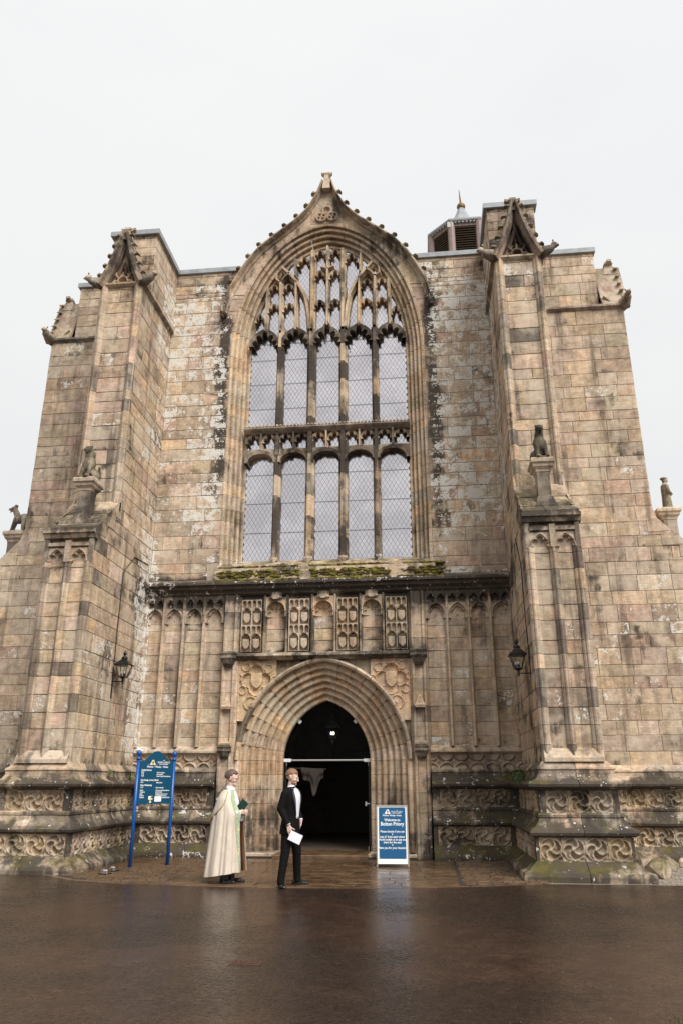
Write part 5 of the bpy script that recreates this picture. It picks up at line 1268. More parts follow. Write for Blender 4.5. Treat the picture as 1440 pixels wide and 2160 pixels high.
def beast(x, y, z, rz, lab, lion):
    E = [('e', (0, .10, .17), (.17, .2, .17)), ('e', (0, -.02, .40), (.145, .15, .22), -.25), ('c', (0, .0, .5), (0, -.06, .66), .11, .095),
         ('e', (0, -.10, .735), (.095, .11, .10)), ('c', (0, -.14, .715), (0, -.22, .70), .06, .045), ('c', (0, -.15, .665), (0, -.20, .65), .04, .03),
         ('c', (-.085, -.08, .42), (-.10, -.17, .06), .06, .04), ('c', (.085, -.08, .42), (.10, -.17, .06), .06, .04),
         ('e', (-.10, -.20, .03), (.055, .085, .04)), ('e', (.10, -.20, .03), (.055, .085, .04)), ('e', (-.13, .08, .13), (.08, .16, .13)), ('e', (.13, .08, .13), (.08, .16, .13)),
         ('e', (-.07, -.08, .82), (.03, .02, .04)), ('e', (.07, -.08, .82), (.03, .02, .04)), ('r', [[(.24*cos(a), .02+.27*sin(a), q) for a in np.linspace(0, 2*pi, 13)[:-1]] for q in (-.03, .03)])]
    if lion: E += [('e', (0, -.03, .62), (.13, .12, .15)), ('c', (.16, .2, .12), (.24, .05, .3), .035, .03)]
    o = blob('beast_statue', E, .016, STONE, None, 3, (.58, .1, .42), (.17, .135, .085)); o.location = (x, y, z); o.rotation_euler = (0, 0, rz); tag(o, lab, 'statue'); return o
beast(-AX, -3.02, 8.33, radians(-14), 'snarling seated stone lion on the pedestal of the buttress by the notice board', True)
beast(AX, -3.02, 8.33, radians(6), 'green-stained seated stone bear on the pedestal of the buttress opposite the lion', False)
E_ = [('e', (0, .12, .42), (.11, .22, .13), .5), ('c', (0, -.05, .55), (0, -.12, .68), .09, .075), ('e', (0, -.15, .74), (.075, .09, .075)), ('c', (0, -.2, .74), (0, -.30, .72), .05, .035), ('c', (0, -.2, .69), (0, -.26, .64), .03, .022),
      ('c', (-.07, -.03, .5), (-.08, -.17, .04), .05, .035), ('c', (.07, -.03, .5), (.08, -.12, .04), .05, .035), ('c', (-.07, .22, .38), (-.08, .2, .04), .08, .04), ('c', (.07, .22, .38), (.08, .22, .04), .08, .04), ('e', (0, -.1, .82), (.08, .04, .04)), ('r', [[(.2*cos(a), .04+.28*sin(a), q) for a in np.linspace(0, 2*pi, 13)[:-1]] for q in (-.03, .04)])]
o = blob('beast_statue', E_, .016, STONE, None, 3, (.5, .15, .2), (.18, .145, .11)); o.location = (-8.95, SC_Y, 8.33); o.rotation_euler = (0, 0, radians(-90)); tag(o, 'standing stone hound silhouetted against the sky on a corner pedestal', 'statue')
E_ = [('r', [[(rx*cos(a), ry*sin(a)+oy, z) for a in np.linspace(0, 2*pi, 15)[:-1]] for z, rx, ry, oy in ((0, .15, .13, 0), (.15, .14, .12, 0), (.4, .13, .11, 0), (.55, .15, .11, 0), (.66, .15, .10, 0), (.71, .08, .07, 0))]), ('c', (0, 0, .7), (0, -.01, .76), .05, .05), ('e', (0, -.02, .82), (.065, .08, .085)), ('e', (0, .0, .87), (.09, .1, .04)), ('c', (0, -.09, .81), (0, -.1, .80), .02, .015),
      ('c', (-.14, 0, .62), (-.16, -.03, .45), .05, .045), ('c', (-.16, -.03, .45), (-.05, -.13, .42), .045, .035), ('c', (.14, 0, .62), (.16, -.03, .45), .05, .045), ('c', (.16, -.03, .45), (.05, -.13, .42), .045, .035), ('r', [[(.2*cos(a), .2*sin(a), q) for a in np.linspace(0, 2*pi, 13)[:-1]] for q in (-.03, .03)])]
o = blob('robed_statue', E_, .014, STONE, None, 3, (.4, .1, .4), (.21, .175, .11)); o.location = (8.95, SC_Y, 8.33); o.rotation_euler = (0, 0, radians(90)); tag(o, 'small stone figure in long robe standing on a corner pedestal', 'statue')
# -- draped cloth inside the porch
CLOTH = simple('grey_brown_linen', (.06, .046, .039), .9, noise=.12, scale=10)
dc = tag(empty('draped_cloth', (-.42, 1.25, 1.95)), 'grey-brown cloth draped over a dark rail inside the doorway', 'cloth')
m = MB(); rows_ = []
for i in range(25):
    u = i/24; x = -.30+.60*u; dr = .34+.40*math.exp(-((u-.62)/.13)**2)-.1*abs(u-.3); rows_.append([(x+.03*v*math.sin(9*u)+.10*v*(.5-u), -.03-.06*sin(pi*min(1, v*1.5))+.028*sin(26*u+3*v)*v, .03-.16*u*(1-v)*.3-v*dr) for v in np.linspace(0, 1, 14)])
m.loft(rows_, close=False); cl = m.build('cloth_sheet', CLOTH, dc, smooth=True); sol = cl.modifiers.new('thickness', 'SOLIDIFY'); sol.thickness = .008
m = MB(); m.tube([(-1.43, .02, .03), (.34, 0, -.02)], .02, 8); m.build('wooden_rail', DARKWOOD, dc)
# -- plants and moss
FERN = simple('fern_green', (.055, .085, .018), .7, noise=.5, scale=9); FERN2 = simple('weed_yellow_green', (.11, .12, .02), .7, noise=.4, scale=9)
def weed(x, y, z, r, n, lab, mat, droop=.6, grp=None):
    t = MB(); R = random.Random(int(x*100+z*10))
    for i in range(n):
        a = R.uniform(0, 2*pi); l = r*R.uniform(.5, 1.2); up = R.uniform(.2, 1.); px, py, pz = 0, 0, 0; w_ = l*.12
        pts = []
        for k in range(5):
            q = k/4; pts.append((cos(a)*l*q, sin(a)*l*q*.8, l*(up*q - droop*1.6*q*q)))
        for k in range(4):
            p0, p1 = pts[k], pts[k+1]; nx, ny = -sin(a), cos(a)
            for s in (-1, 1):
                lw = w_*(1.6-k*.35)*2; t.add([p0, (p0[0]+nx*s*lw+(p1[0]-p0[0])*.6, p0[1]+ny*s*lw+(p1[1]-p0[1])*.6, p0[2]-.01+R.uniform(-.02, .02)), p1], [[0, 1, 2]])
    o = t.build('wild_fern', mat); o.location = (x, y, z); tag(o, lab, 'plant', grp); return o
weed(4.36, -1.85, 1.84, .14, 70, 'dark fern clump in the mossy corner under the green-stained buttress side', FERN, 1.)
weed(4.30, -2.35, 1.72, .11, 60, 'dark trailing fern on the plinth ledge of the green-stained buttress', FERN, .9)
weed(4.38, -.9, 1.82, .10, 45, 'small dark fern in the wall corner near the diamond band', FERN)
weed(-4.42, -1.95, 1.83, .10, 20, 'tiny green weed on the plinth ledge left of the notice board', FERN2, .8)
weed(-4.38, -.75, 1.8, .13, 24, 'green weed hanging over the ledge behind the notice board', FERN2, 1.)
weed(-4.05, -2.85, .30, .10, 18, 'small yellow-green weed low on the plinth above the dog bowls', FERN2, .5)
weed(6.6, -.22, 1.75, .10, 20, 'little weed on the ledge beside the tall buttress over the gravel', FERN2, .6)
weed(-2.12, -.1, 6.9, .10, 26, 'small green tuft at the foot of the great window jamb', FERN2, .3)
MOSSM = simple('yellow_moss', (.135, .115, .012), .95, noise=.55, scale=7, bump=.6); MOSSD = simple('brown_moss', (.055, .04, .012), .95, noise=.5, scale=8, bump=.6)
mo, md = MB(), MB()
for i in range(3200):
    x = random.uniform(-2.75, 3.05); c = sin(x*2.3)+sin(x*5.1+1)+.6*sin(x*9+2)
    if random.random() > .45+.25*c: continue
    band = random.random(); y, z = (random.uniform(-.30, -.12), 6.555) if band < .5 else (random.uniform(-.21, -.17), random.uniform(6.6, 6.78)) if band < .8 else (random.uniform(-.14, -.05), 6.9)
    if band < .5: z = 6.60 - (-.02 - y)*.1/.28 if y < -.02 else 6.6
    r = random.uniform(.025, .085); (mo if random.random() < .55 else md).ico((x, y, z), (r*1.3, r*.7, r*.55), 1, (0, 0, 0), .3)
mo.build('moss', MOSSM, kind='stuff'); md.build('moss', MOSSD, kind='stuff')
mo = MB()
for sd in (-1, 1):
    for i in range(70):
        x = sd*random.uniform(4.75, 5.7); q = random.choice((.0, .44, .84)); y = YL+q-.02+random.uniform(-.02, .1); z = 6.97+q*.72
        if abs(x-sd*AX) < .28: continue
        r = random.uniform(.02, .045); mo.ico((x, y, z+.02), (r*1.4, r, r*.45), 1, (0, 0, 0), .3)
mo.build('moss', MOSSM, kind='stuff')
GRS = simple('rough_grass', (.07, .085, .02), .8, noise=.4)
gr = MB()
for i in range(160):
    x, y = 4.30+random.gauss(0, .06), -12.45+random.gauss(0, .07); a = random.uniform(0, 6.28); h = random.uniform(.008, .022); gr.add([(x-.003*cos(a), y-.003*sin(a), 0), (x+.003*cos(a), y+.003*sin(a), 0), (x+.02*cos(a+1), y+.02*sin(a+1), h)], [[0, 1, 2]])
gr.build('grass', GRS, kind='stuff')
# ================================================================== PEOPLE
SKIN, _nt, _b = new_mat('skin'); _b.inputs['Base Color'].default_value = (.56, .33, .25, 1); _b.inputs['Roughness'].default_value = .5; _b.inputs['Subsurface Weight'].default_value = .12; _b.inputs['Subsurface Radius'].default_value = (.012, .005, .003)
_g = N(_nt, 'ShaderNodeNewGeometry'); _n = noise(_nt, _g.outputs['Position'], 22, 4); _nt.links.new(mixc(_nt, maprange(_nt, _n, .35, .7), (.64, .45, .375), (.55, .345, .28)), _b.inputs['Base Color'])
BLACKCLOTH = simple('black_wool', (.0055, .0045, .0048), .8, noise=.2, scale=60, bump=.15, spec=.12); SATIN = simple('dark_plum_satin', (.045, .03, .04), .35, noise=.1)
SHIRT = simple('white_cotton', (.60, .62, .68), .8, noise=.05, scale=30, bump=.1); LEATHER = simple('black_leather', (.012, .011, .011), .22, noise=.2)
def cope_material():
    m, nt, b = new_mat('cream_brocade'); g = N(nt, 'ShaderNodeNewGeometry'); P = g.outputs['Position']
    n1 = noise(nt, mapping(nt, P, (1, 1, .35)), 14, 5); vo = N(nt, 'ShaderNodeTexVoronoi'); vo.inputs['Scale'].default_value = 34; nt.links.new(P, vo.inputs['Vector'])
    f = math_(nt, 'MULTIPLY', maprange(nt, n1, .3, .7, .9, 1.08), maprange(nt, vo.outputs['Distance'], .1, .5, .93, 1.04))
    v = N(nt, 'ShaderNodeVectorMath', operation='SCALE'); v.inputs[0].default_value = (.55, .47, .385); nt.links.new(f, v.inputs['Scale']); nt.links.new(v.outputs[0], b.inputs['Base Color'])
    b.inputs['Roughness'].default_value = .65; b.inputs['Sheen Weight'].default_value = .15; return m
COPE = cope_material(); LINING = simple('orange_silk', (.42, .15, .025), .45, noise=.2, scale=12); ALB = simple('white_linen', (.72, .71, .75), .8, noise=.06, scale=20)
def orphrey_material():
    m, nt, b = new_mat('green_orphrey'); g = N(nt, 'ShaderNodeNewGeometry'); P = g.outputs['Position']
    vo = N(nt, 'ShaderNodeTexVoronoi'); vo.inputs['Scale'].default_value = 11; nt.links.new(P, vo.inputs['Vector'])
    c = mixc(nt, maprange(nt, noise(nt, P, 30, 4), .35, .65), (.27, .345, .20), (.36, .42, .28)); c = mixc(nt, maprange(nt, vo.outputs['Distance'], .32, .2), c, (.62, .53, .28)); nt.links.new(c, b.inputs['Base Color']); b.inputs['Roughness'].default_value = .6; return m
ORPH = orphrey_material(); TRIM = simple('gold_braid', (.42, .32, .12), .5, noise=.2)
def hand(parts, wrist, d, n, s, curl=.6, sc=1.):
    """palm direction d, palm normal n (fingers curl towards it), thumb side s"""
    w_, d, n, s = Vector(wrist), Vector(d).normalized(), Vector(n).normalized(), Vector(s).normalized()
    for k in (-1, 0, 1): parts.append(('c', tuple(w_ + s*.018*k*sc), tuple(w_ + d*.085*sc + s*.026*k*sc), .017*sc, .015*sc))
    for i, l in enumerate((.92, 1., .95, .78)):
        b_ = w_ + d*.09*sc + s*(.032-.0215*i)*sc; a = curl*.5
        for seg in (.042, .027, .021):
            dr = d*cos(a) + n*sin(a); e = b_ + dr*seg*l*sc; parts.append(('c', tuple(b_), tuple(e), .0092*sc, .0082*sc)); b_ = e; a += curl
    b_ = w_ + d*.03*sc + s*.034*sc
    for seg, q in ((.045, .45), (.03, .8)):
        dr = (d*.75 + s*(.7-q*.5) + n*q).normalized(); e = b_ + dr*seg*sc; parts.append(('c', tuple(b_), tuple(e), .0115*sc, .0095*sc)); b_ = e
def headparts(c, yaw, pitch=0.):
    """head centred on c, facing -y turned by yaw"""
    R = Matrix.Rotation(yaw, 4, 'Z') @ Matrix.Rotation(pitch, 4, 'X'); T = lambda p: tuple(Vector(c) + R @ (Vector(p)*1.04)); E = []
    def ell(p, r): 
        b2 = MB(); b2.ico((0, 0, 0), r, 3); E.append(('v', [T(tuple(Vector(v)+Vector(p))) for v in b2.v], b2.f))
    ell((0, .012, .03), (.077, .098, .092)); ell((0, -.03, -.01), (.066, .07, .085)); ell((0, -.05, -.075), (.05, .05, .045)); ell((0, -.088, -.088), (.024, .02, .022))
    ell((0, -.098, .0), (.012, .015, .028)); ell((0, -.113, -.022), (.016, .018, .014)); ell((0, -.088, -.052), (.026, .016, .008)); ell((0, -.085, -.063), (.023, .015, .008))
    ell((-.03, -.075, .025), (.028, .022, .012)); ell((.03, -.075, .025), (.028, .022, .012)); ell((-.04, -.06, -.025), (.026, .03, .03)); ell((.04, -.06, -.025), (.026, .03, .03))
    for s in (-1, 1): ell((s*.078, .012, -.005), (.010, .022, .034)); ell((s*.083, .02, .012), (.008, .02, .02))
    return E, T, R
_blob = blob
def blob2(name, parts, voxel, mat, parent, smooth=4):
    ps = []
    for p in parts:
        ps.append(p)
    m2 = [p for p in ps if p[0] != 'v']; vs = [p for p in ps if p[0] == 'v']
    class _L(list): pass
    # 'v' parts are ready-made closed meshes
    global MB
    m = MB()
    for p in m2:
        if p[0] == 'e':
            b2 = MB(); b2.ico((0, 0, 0), p[2], 3); R = Matrix.Rotation(p[3] if len(p) > 3 else 0, 4, p[4] if len(p) > 4 else 'X'); m.add([tuple((R @ Vector(v)) + Vector(p[1])) for v in b2.v], b2.f)
        elif p[0] == 'c':
            a, b_ = Vector(p[1]), Vector(p[2]); m.tube([a, a.lerp(b_, .5), b_], [p[3], (p[3]+p[4])/2, p[4]], 10); m.ico(tuple(a), p[3], 2); m.ico(tuple(b_), p[4], 2)
        elif p[0] == 'r': m.loft(p[1])
    for p in vs: m.add(p[1], p[2])
    me = bpy.data.meshes.new('tmp'); me.from_pydata(m.v, [], m.f); bm = bmesh.new(); bm.from_mesh(me); bmesh.ops.recalc_face_normals(bm, faces=bm.faces); bm.to_mesh(me); bm.free()
    o = bpy.data.objects.new('tmp', me); COL.objects.link(o); r = o.modifiers.new('r', 'REMESH'); r.mode = 'VOXEL'; r.voxel_size = voxel
    if smooth: s = o.modifiers.new('s', 'SMOOTH'); s.factor = .5; s.iterations = smooth
    dg = bpy.context.evaluated_depsgraph_get(); me2 = bpy.data.meshes.new_from_object(o.evaluated_get(dg)); bpy.data.objects.remove(o); bpy.data.meshes.remove(me)
    me2.name = name; me2.materials.clear(); me2.materials.append(mat); me2.polygons.foreach_set('use_smooth', [True]*len(me2.polygons)); me2.update()
    ob = bpy.data.objects.new(name, me2); COL.objects.link(ob); ob.parent = parent; return ob
def shell(name, T, c0, rad, keep, mat, parent, thick=.006):
    bm = bmesh.new(); bmesh.ops.create_icosphere(bm, subdivisions=4, radius=1); R = random.Random(4)
    bmesh.ops.delete(bm, geom=[f for f in bm.faces if not keep(f.calc_center_median())], context='FACES')
    for v in bm.verts: v.co = Vector([(v.co[k]*rad[k]*(1+R.uniform(-.03, .03)))+c0[k] for k in range(3)])
    me = bpy.data.meshes.new(name); bm.to_mesh(me); bm.free()
    for v in me.vertices: v.co = T(tuple(v.co))
    me.materials.append(mat); me.polygons.foreach_set('use_smooth', [True]*len(me.polygons))
    o = bpy.data.objects.new(name, me); COL.objects.link(o); o.parent = parent; s = o.modifiers.new('t', 'SOLIDIFY'); s.thickness = thick; s.offset = 0; return o
ring = lambda z, rx, ry, ox=0, oy=0, n=20: [(ox+rx*cos(a), oy+ry*sin(a), z) for a in np.linspace(0, 2*pi, n+1)[:-1]]
def dot(T, p, r, name, mat, parent):
    m = MB(); m.ico((0, 0, 0), r, 2); m.v = [T((v[0]+p[0], v[1]+p[1], v[2]+p[2])) for v in m.v]; return m.build(name, mat, parent, smooth=True)
EYEW = simple('eye_white', (.6, .58, .56), .3); IRIS = simple('eye_dark', (.03, .025, .02), .2); LIP = simple('lips', (.42, .18, .15), .5)
HAIR_G = simple('ginger_brown_hair', (.20, .105, .05), .6, noise=.4, scale=90, bump=.4); HAIR_P = simple('greying_brown_hair', (.10, .06, .045), .6, noise=.5, scale=70, bump=.4); BEARD = simple('ginger_stubble', (.24, .125, .07), .8, noise=.3, scale=80)
def face(T, body):
    for s in (-1, 1):
        e = dot(T, (s*.031, -.088, .008), (.013, .008, .007), 'eye', EYEW, body); dot(T, (s*.031, -.0945, .008), (.006, .004, .006), 'iris', IRIS, e)
    dot(T, (0, -.1005, -.057), (.021, .006, .0045), 'lips', LIP, body)
# ------------------------------------------------------------------ the man in black tie
def groom():
    t = tag(empty('person', (.17, -5.27, .006), radians(66)), 'man in black dinner suit and bow tie holding a white paper, one hand in pocket', 'person')
    hc = (0, -.012, 1.69); P, T, R = headparts(hc, radians(24), radians(18))
    B = P + [('c', (0, .02, 1.42), (0, .0, 1.60), .062, .056), ('r', [ring(.95, .15, .10), ring(1.1, .14, .095), ring(1.3, .16, .10), ('x',)][:3] + [ring(1.42, .17, .09), ring(1.47, .08, .06)]),
             ('c', (-.15, 0, 1.40), (-.225, .05, 1.18), .05, .042), ('c', (-.225, .05, 1.18), (-.215, -.10, .935), .04, .028), ('c', (.15, 0, 1.40), (.235, .06, 1.18), .05, .042), ('c', (.235, .06, 1.18), (.175, -.085, .99), .04, .028),
             ('c', (-.085, .01, .92), (-.165, -.015, .52), .07, .05), ('c', (-.165, -.015, .52), (-.245, .005, .1), .05, .035), ('c', (.085, .01, .92), (.165, -.025, .52), .07, .05), ('c', (.165, -.025, .52), (.235, .005, .1), .05, .035)]
    hand(B, (-.215, -.105, .925), (.05, -.28, -1), (.75, -.2, .0), (.25, -.9, .25), .55)
    hand(B, (.172, -.088, .985), (-.25, .18, -1), (-1, .2, 0), (-.2, -1, .1), .3)
    body = blob2('body', B, .0058, SKIN, t, 3); face(T, body)
    shell('hair', T, (0, .014, .034), (.083, .104, .098), lambda p: (p.z > .42 and p.y > -.80) or (p.y > .12 and p.z > -.35) or (p.z > .15 and p.y > -.25 and abs(p.x) > .5), HAIR_G, body, .010)
    shell('beard', T, (0, -.047, -.07), (.056, .056, .050), lambda p: p.z < .15 and p.y < .35 and not (p.z > -.3 and abs(p.x) < .3 and p.y < -.5), BEARD, body, .004)
    for s in (-1, 1): dot(T, (s*.031, -.092, .029), (.016, .005, .004), 'eyebrow', HAIR_G, body)
    # trousers
    tr = blob2('trousers', [('r', [ring(1.03, .165, .115), ring(.98, .172, .125), ring(.90, .178, .135, 0, .01), ring(.84, .165, .125, 0, .01)]), ('c', (-.085, .01, .90), (-.165, -.015, .52), .098, .078), ('c', (-.165, -.015, .52), (-.245, .005, .11), .077, .062), ('c', (-.245, .005, .11), (-.25, .0, .07), .064, .064),
                            ('c', (.085, .01, .90), (.165, -.025, .52), .098, .078), ('c', (.165, -.025, .52), (.235, .005, .11), .077, .062), ('c', (.235, .005, .11), (.24, .0, .07), .064, .064)], .009, BLACKCLOTH, t, 3)
    # jacket with sleeves
    J = [('r', [ring(.79, .205, .158, -.01, .012), ring(.92, .196, .15, 0, .008), ring(1.06, .17, .125), ring(1.18, .178, .128), ring(1.32, .198, .135, 0, -.005), ring(1.41, .205, .125), ring(1.465, .185, .105, 0, .005), ring(1.505, .11, .085, 0, .02), ring(1.53, .075, .07, 0, .025)]),
         ('c', (-.178, .0, 1.42), (-.232, .05, 1.19), .077, .067), ('c', (-.232, .05, 1.19), (-.218, -.085, .965), .065, .05), ('c', (.178, .0, 1.42), (.243, .06, 1.19), .077, .067), ('c', (.243, .06, 1.19), (.19, -.065, 1.03), .064, .052)]
    jk = blob2('jacket', J, .009, BLACKCLOTH, t, 3)
    prof = [(1.03, .17, .127), (1.18, .178, .132), (1.32, .198, .142), (1.41, .205, .132), (1.465, .175, .108), (1.50, .12, .095), (1.525, .085, .08)]
    def patch(name, mat, a_of, off, zs=(1.03, 1.525), n=12, parent=None):
        m = MB(); rows = []
        for z in np.linspace(zs[0], zs[1], n):
            rx = np.interp(z, [p[0] for p in prof], [p[1] for p in prof])+off; ry = np.interp(z, [p[0] for p in prof], [p[2] for p in prof])+off; a0, a1 = a_of(z)
            rows.append([(rx*sin(a), -ry*cos(a)+.01*max(0, (z-1.45)/.08), z) for a in np.linspace(a0, a1, 7)])
        m.loft(rows, close=False); o = m.build(name, mat, parent or jk, smooth=True); s = o.modifiers.new('t', 'SOLIDIFY'); s.thickness = .006; s.offset = 1; return o
    wv = lambda z: .17+.30*(z-1.0)/.5
    patch('shirt_front', SHIRT, lambda z: (-wv(z), wv(z)), .007)
    for s in (-1, 1): patch('lapel', SATIN, lambda z, s=s: tuple(sorted((s*wv(z), s*(wv(z)+.05+.20*max(0, 1-abs(z-1.36)/.2))))), .013, (1.08, 1.50))
    m = MB(); m.loft([[(r*cos(a), .0+r*.95*sin(a), z+.012*sin(a)*-1) for a in np.linspace(0, 2*pi, 21)[:-1]] for z, r in ((1.50, .076), (1.555, .066))], caps=False); co = m.build('collar', SHIRT, t, smooth=True); sm_ = co.modifiers.new('t', 'SOLIDIFY'); sm_.thickness = .006
    m = MB()
    m.loft([[(r*cos(a), .0+r*.95*sin(a), z+.012*sin(a)*-1) for a in np.linspace(0, 2*pi, 21)[:-1]] for z, r in ((1.512, .080), (1.528, .078))], caps=False)
    for s in (-1, 1): m.loft([[(s*x, -.085+.004*q, 1.508+dz) for q, dz in ((-1, -h), (1, -h), (1, h), (-1, h))] for x, h in ((.004, .01), (.03, .022), (.058, .026))])
    m.box(-.012, .012, -.096, -.078, 1.496, 1.52, b=.003); m.build('bow_tie', BLACKCLOTH, t)
    m = MB(); m.tube([(-.218, -.086, .975), (-.216, -.098, .938)], [.043, .041], 14); m.build('cuff', SHIRT, t, smooth=True)
    m = MB(); m.tube([(.188, -.068, 1.03), (.178, -.08, .995)], [.044, .042], 14); m.build('cuff', SHIRT, t, smooth=True)
    for x, rz in ((-.25, radians(-36)), (.24, radians(22))):
        o = blob2('shoe', [('e', (0, .03, .045), (.045, .065, .045)), ('e', (0, -.07, .03), (.047, .10, .032)), ('e', (0, -.13, .026), (.042, .055, .026)), ('c', (0, .05, .06), (0, .03, .10), .042, .04), ('r', [[(.047*cos(a)*(1 if True else 1), -.05+.145*sin(a), z) for a in np.linspace(0, 2*pi, 19)[:-1]] for z in (0, .018)])], .007, LEATHER, t, 2); o.location = (x, 0, 0); o.rotation_euler = (0, 0, rz)
    return t
gr_ = groom()
# folded order of service in his hand
pp = MB(); pp.box(-.105, .105, -.003, -.001, -.075, .075); pp.box(-.105, .105, .0, .0025, -.073, .075)
paper = pp.build('paper', simple('white_card', (.74, .74, .79), .6, noise=.03)); tag(paper, 'white folded card held by the man in the dinner suit', 'paper')
_M = Matrix.Translation((.17, -5.27, .006)) @ Matrix.Rotation(radians(66), 4, 'Z')
_hp = _M @ Vector((-.185, -.155, .785)); paper.location = _hp + Vector((.06, -.02, -.035)); paper.rotation_euler = (0, radians(24), radians(6))
# ------------------------------------------------------------------ the priest
def priest():
    RZ = radians(80)
    t = tag(empty('person', (-.98, -4.94, .006), RZ), 'clergyman in glasses and long cream cope with green band, hands clasped', 'person')
    hc = (0, -.03, 1.672); P, T, R = headparts(hc, radians(8), radians(12))
    B = P + [('c', (0, .015, 1.40), (0, -.015, 1.58), .066, .060), ('r', [ring(.9, .17, .14), ring(1.1, .17, .15, 0, -.01), ring(1.3, .18, .12), ring(1.41, .18, .10), ring(1.46, .09, .07)]),
             ('c', (-.15, 0, 1.36), (-.185, -.03, 1.14), .045, .04), ('c', (-.185, -.03, 1.14), (-.06, -.24, 1.12), .04, .03), ('c', (.15, 0, 1.36), (.185, -.03, 1.14), .045, .04), ('c', (.185, -.03, 1.14), (.05, -.24, 1.10), .042, .03),
             ('c', (-.09, 0, .95), (-.1, 0, .5), .08, .055), ('c', (-.1, 0, .5), (-.11, 0, .08), .055, .04), ('c', (.09, 0, .95), (.1, 0, .5), .08, .055), ('c', (.1, 0, .5), (.11, 0, .08), .055, .04)]
    hand(B, (-.065, -.235, 1.12), (.42, -.9, .02), (.75, .45, 0), (0, .05, 1), .75)
    hand(B, (.055, -.235, 1.095), (-.45, -.9, .02), (-.6, .5, .2), (0, .05, 1), .75)
    body = blob2('body', B, .0058, SKIN, t, 3); face(T, body)
    shell('hair', T, (0, .018, .034), (.089, .116, .106), lambda p: (p.z > .50 and p.y > -.78) or (p.y > -.02 and p.z > -.42) or (p.z > .1 and p.y > -.3 and abs(p.x) > .5), HAIR_P, body, .014)
    for s in (-1, 1): dot(T, (s*.031, -.092, .030), (.016, .005, .003), 'eyebrow', HAIR_P, body)
    m = MB()
    for s in (-1, 1):
        m.tube([(s*.032+.022*cos(a), -.107, .006+.017*sin(a)) for a in np.linspace(0, 2*pi, 15)], .0016, 5); m.tube([(s*.054, -.105, .010), (s*.075, -.05, .012), (s*.083, .01, .012)], .0018, 5)
    m.tube([(-.010, -.109, .010), (0, -.112, .013), (.010, -.109, .010)], .0016, 5); m.v = [T(v) for v in m.v]; m.build('glasses', IRON, t)
    # alb, collar
    rw = [(.11, .25, .23), (.4, .235, .21), (.8, .21, .185), (1.1, .20, .185), (1.3, .195, .15), (1.42, .17, .11), (1.48, .09, .08), (1.51, .072, .07)]
    m = MB(); rows = []
    for z, rx, ry in rw: rows.append([((rx+.012*cos(9*a)*(1.4-z))*cos(a), (ry+.012*cos(9*a)*(1.4-z))*sin(a)-.01, z + (.05 if z < .2 else 0)) for a in np.linspace(0, 2*pi, 49)[:-1]])
    m.loft(rows); m.build('alb', ALB, t, smooth=True)
    m = MB(); m.loft([[(r*cos(a), -.012+r*sin(a), z+.014*-sin(a)*-1) for a in np.linspace(0, 2*pi, 21)[:-1]] for z, r in ((1.47, .088), (1.545, .070))], caps=False); co = m.build('collar', ALB, t, smooth=True); s_ = co.modifiers.new('t', 'SOLIDIFY'); s_.thickness = .008
    # cope: cape open at the front; angle 0 is the front
    ZP = [(.0, .35, .335), (.25, .335, .315), (.55, .31, .29), (.85, .29, .265), (1.08, .275, .25), (1.2, .26, .215), (1.32, .235, .175), (1.40, .205, .14), (1.45, .15, .115), (1.485, .105, .095)]
    def cope_row(z, inset=0., a0=None, a1=None, n=110):
        rx = np.interp(z, [q[0] for q in ZP], [q[1] for q in ZP]); ry = np.interp(z, [q[0] for q in ZP], [q[2] for q in ZP])
        gp = np.interp(z, [0, .5, 1.0, 1.15, 1.35, 1.485], [.30, .30, .34, .42, .40, .25]); a0 = gp if a0 is None else a0; a1 = 2*pi-gp if a1 is None else a1; row = []
        fold = np.interp(z, [0, .6, 1.1, 1.3], [.027, .02, .011, .0])
        for a in np.linspace(a0, a1, n):
            f = fold*(cos(11*a+1.6*sin(2.3*a)+.6*z)+.45*cos(21*a+1.3+2*z+sin(5*a))) - inset
            fr = np.interp(z, [.9, 1.1, 1.25], [0, .05, .0])*max(0, cos(a))      # pushed out over the forearms
            zz = z + (.085+.10*(.5+.5*cos(a)))*max(0, 1-z/1.1) 
            row.append(((rx+f)*sin(a)*-1, -(ry+f+fr)*cos(a)+.015, zz))
        return row
    zs = list(np.linspace(0, 1.485, 34))
    m = MB(); m.loft([cope_row(z) for z in zs], close=False); cp = m.build('cope', COPE, t, smooth=True)
    m = MB(); m.loft([cope_row(z, .012) for z in zs], close=False); m.build('lining', LINING, cp, smooth=True)
    m = MB(); r0, r1 = cope_row(0), cope_row(0, .012); m.loft([r0, r1], close=False); m.build('hem', LINING, cp)
    for sd in (-1, 1):
        rows = []
        for z in zs:
            gp = np.interp(z, [0, .5, 1.0, 1.15, 1.35, 1.485], [.30, .30, .34, .42, .40, .25]); wd = np.interp(z, [0, 1.1, 1.4, 1.485], [.20, .27, .45, .6])
            a0, a1 = (gp-.005, gp+wd) if sd > 0 else (2*pi-gp-wd, 2*pi-gp+.005); rows.append(cope_row(z, -.006, a0, a1, 12))
        m = MB(); m.loft(rows, close=False); m.build('orphrey', ORPH, cp, smooth=True)
    # hood of the cope hanging at the back
    m = MB(); hood = []
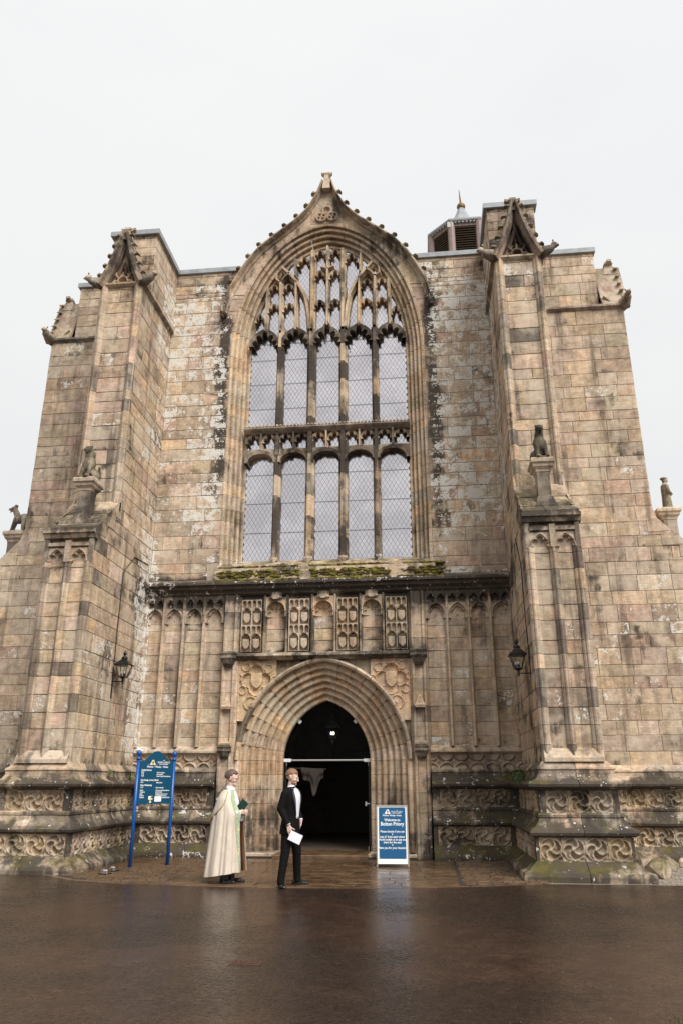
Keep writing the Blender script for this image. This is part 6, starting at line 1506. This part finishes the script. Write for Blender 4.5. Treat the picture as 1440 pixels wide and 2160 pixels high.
    for q in np.linspace(0, 1, 12):
        z = 1.46-.52*q; wdt = 1.9*(1-q**2.2)+.02; hood.append(cope_row(z, -.014, pi-wdt, pi+wdt, 26))
    m.loft(hood, close=False); hd = m.build('cope_hood', COPE, cp, smooth=True)
    m = MB(); m.tube([r[0] for r in hood] + [r[-1] for r in hood[::-1]], .007, 6); m.build('hood_braid', TRIM, hd, smooth=True)
    # sleeves of the alb
    o = blob2('sleeve', [('c', (-.15, -.10, 1.14), (-.085, -.205, 1.10), .065, .06)], .01, ALB, t, 2); o2 = blob2('sleeve', [('c', (.15, -.10, 1.14), (.08, -.205, 1.08), .065, .062), ('c', (.08, -.20, 1.08), (.07, -.21, 1.0), .05, .04)], .01, ALB, t, 2)
    for x, rz, y in ((-.10, radians(-8), -.02), (.10, radians(12), -.08)):
        o = blob2('shoe', [('e', (0, .03, .045), (.047, .07, .05)), ('e', (0, -.08, .03), (.05, .11, .036)), ('e', (0, -.15, .028), (.044, .055, .028)), ('c', (0, .03, .08), (0, .03, .22), .06, .075), ('r', [[(.05*cos(a), -.06+.155*sin(a), z) for a in np.linspace(0, 2*pi, 19)[:-1]] for z in (0, .02)])], .008, LEATHER, t, 2); o.location = (x, y, 0); o.rotation_euler = (0, 0, rz)
    return t
priest()
_M = Matrix.Translation((-.98, -4.94, .006)) @ Matrix.Rotation(radians(80), 4, 'Z')
bk_ = tag(empty('prayer_book'), 'dark green book held against the chest of the clergyman', 'book')
bk_.matrix_basis = _M @ Matrix.Translation((-.035, -.265, 1.225)) @ Matrix.Rotation(radians(-90), 4, 'Z') @ Matrix.Rotation(radians(38), 4, 'Y')
GREENC = simple('dark_green_cloth', (.006, .035, .02), .5, noise=.2)
m = MB(); m.box(-.068, .068, -.014, -.010, -.095, .095); m.build('cover', GREENC, bk_); m = MB(); m.box(-.068, .068, .010, .014, -.095, .095); m.build('cover', GREENC, bk_)
m = MB(); m.box(-.063, .064, -.0095, .0095, -.091, .091); m.build('pages', simple('page_edges', (.7, .66, .56), .8), bk_); m = MB(); m.box(-.0705, -.0685, -.014, .014, -.095, .095); m.build('spine', GREENC, bk_)
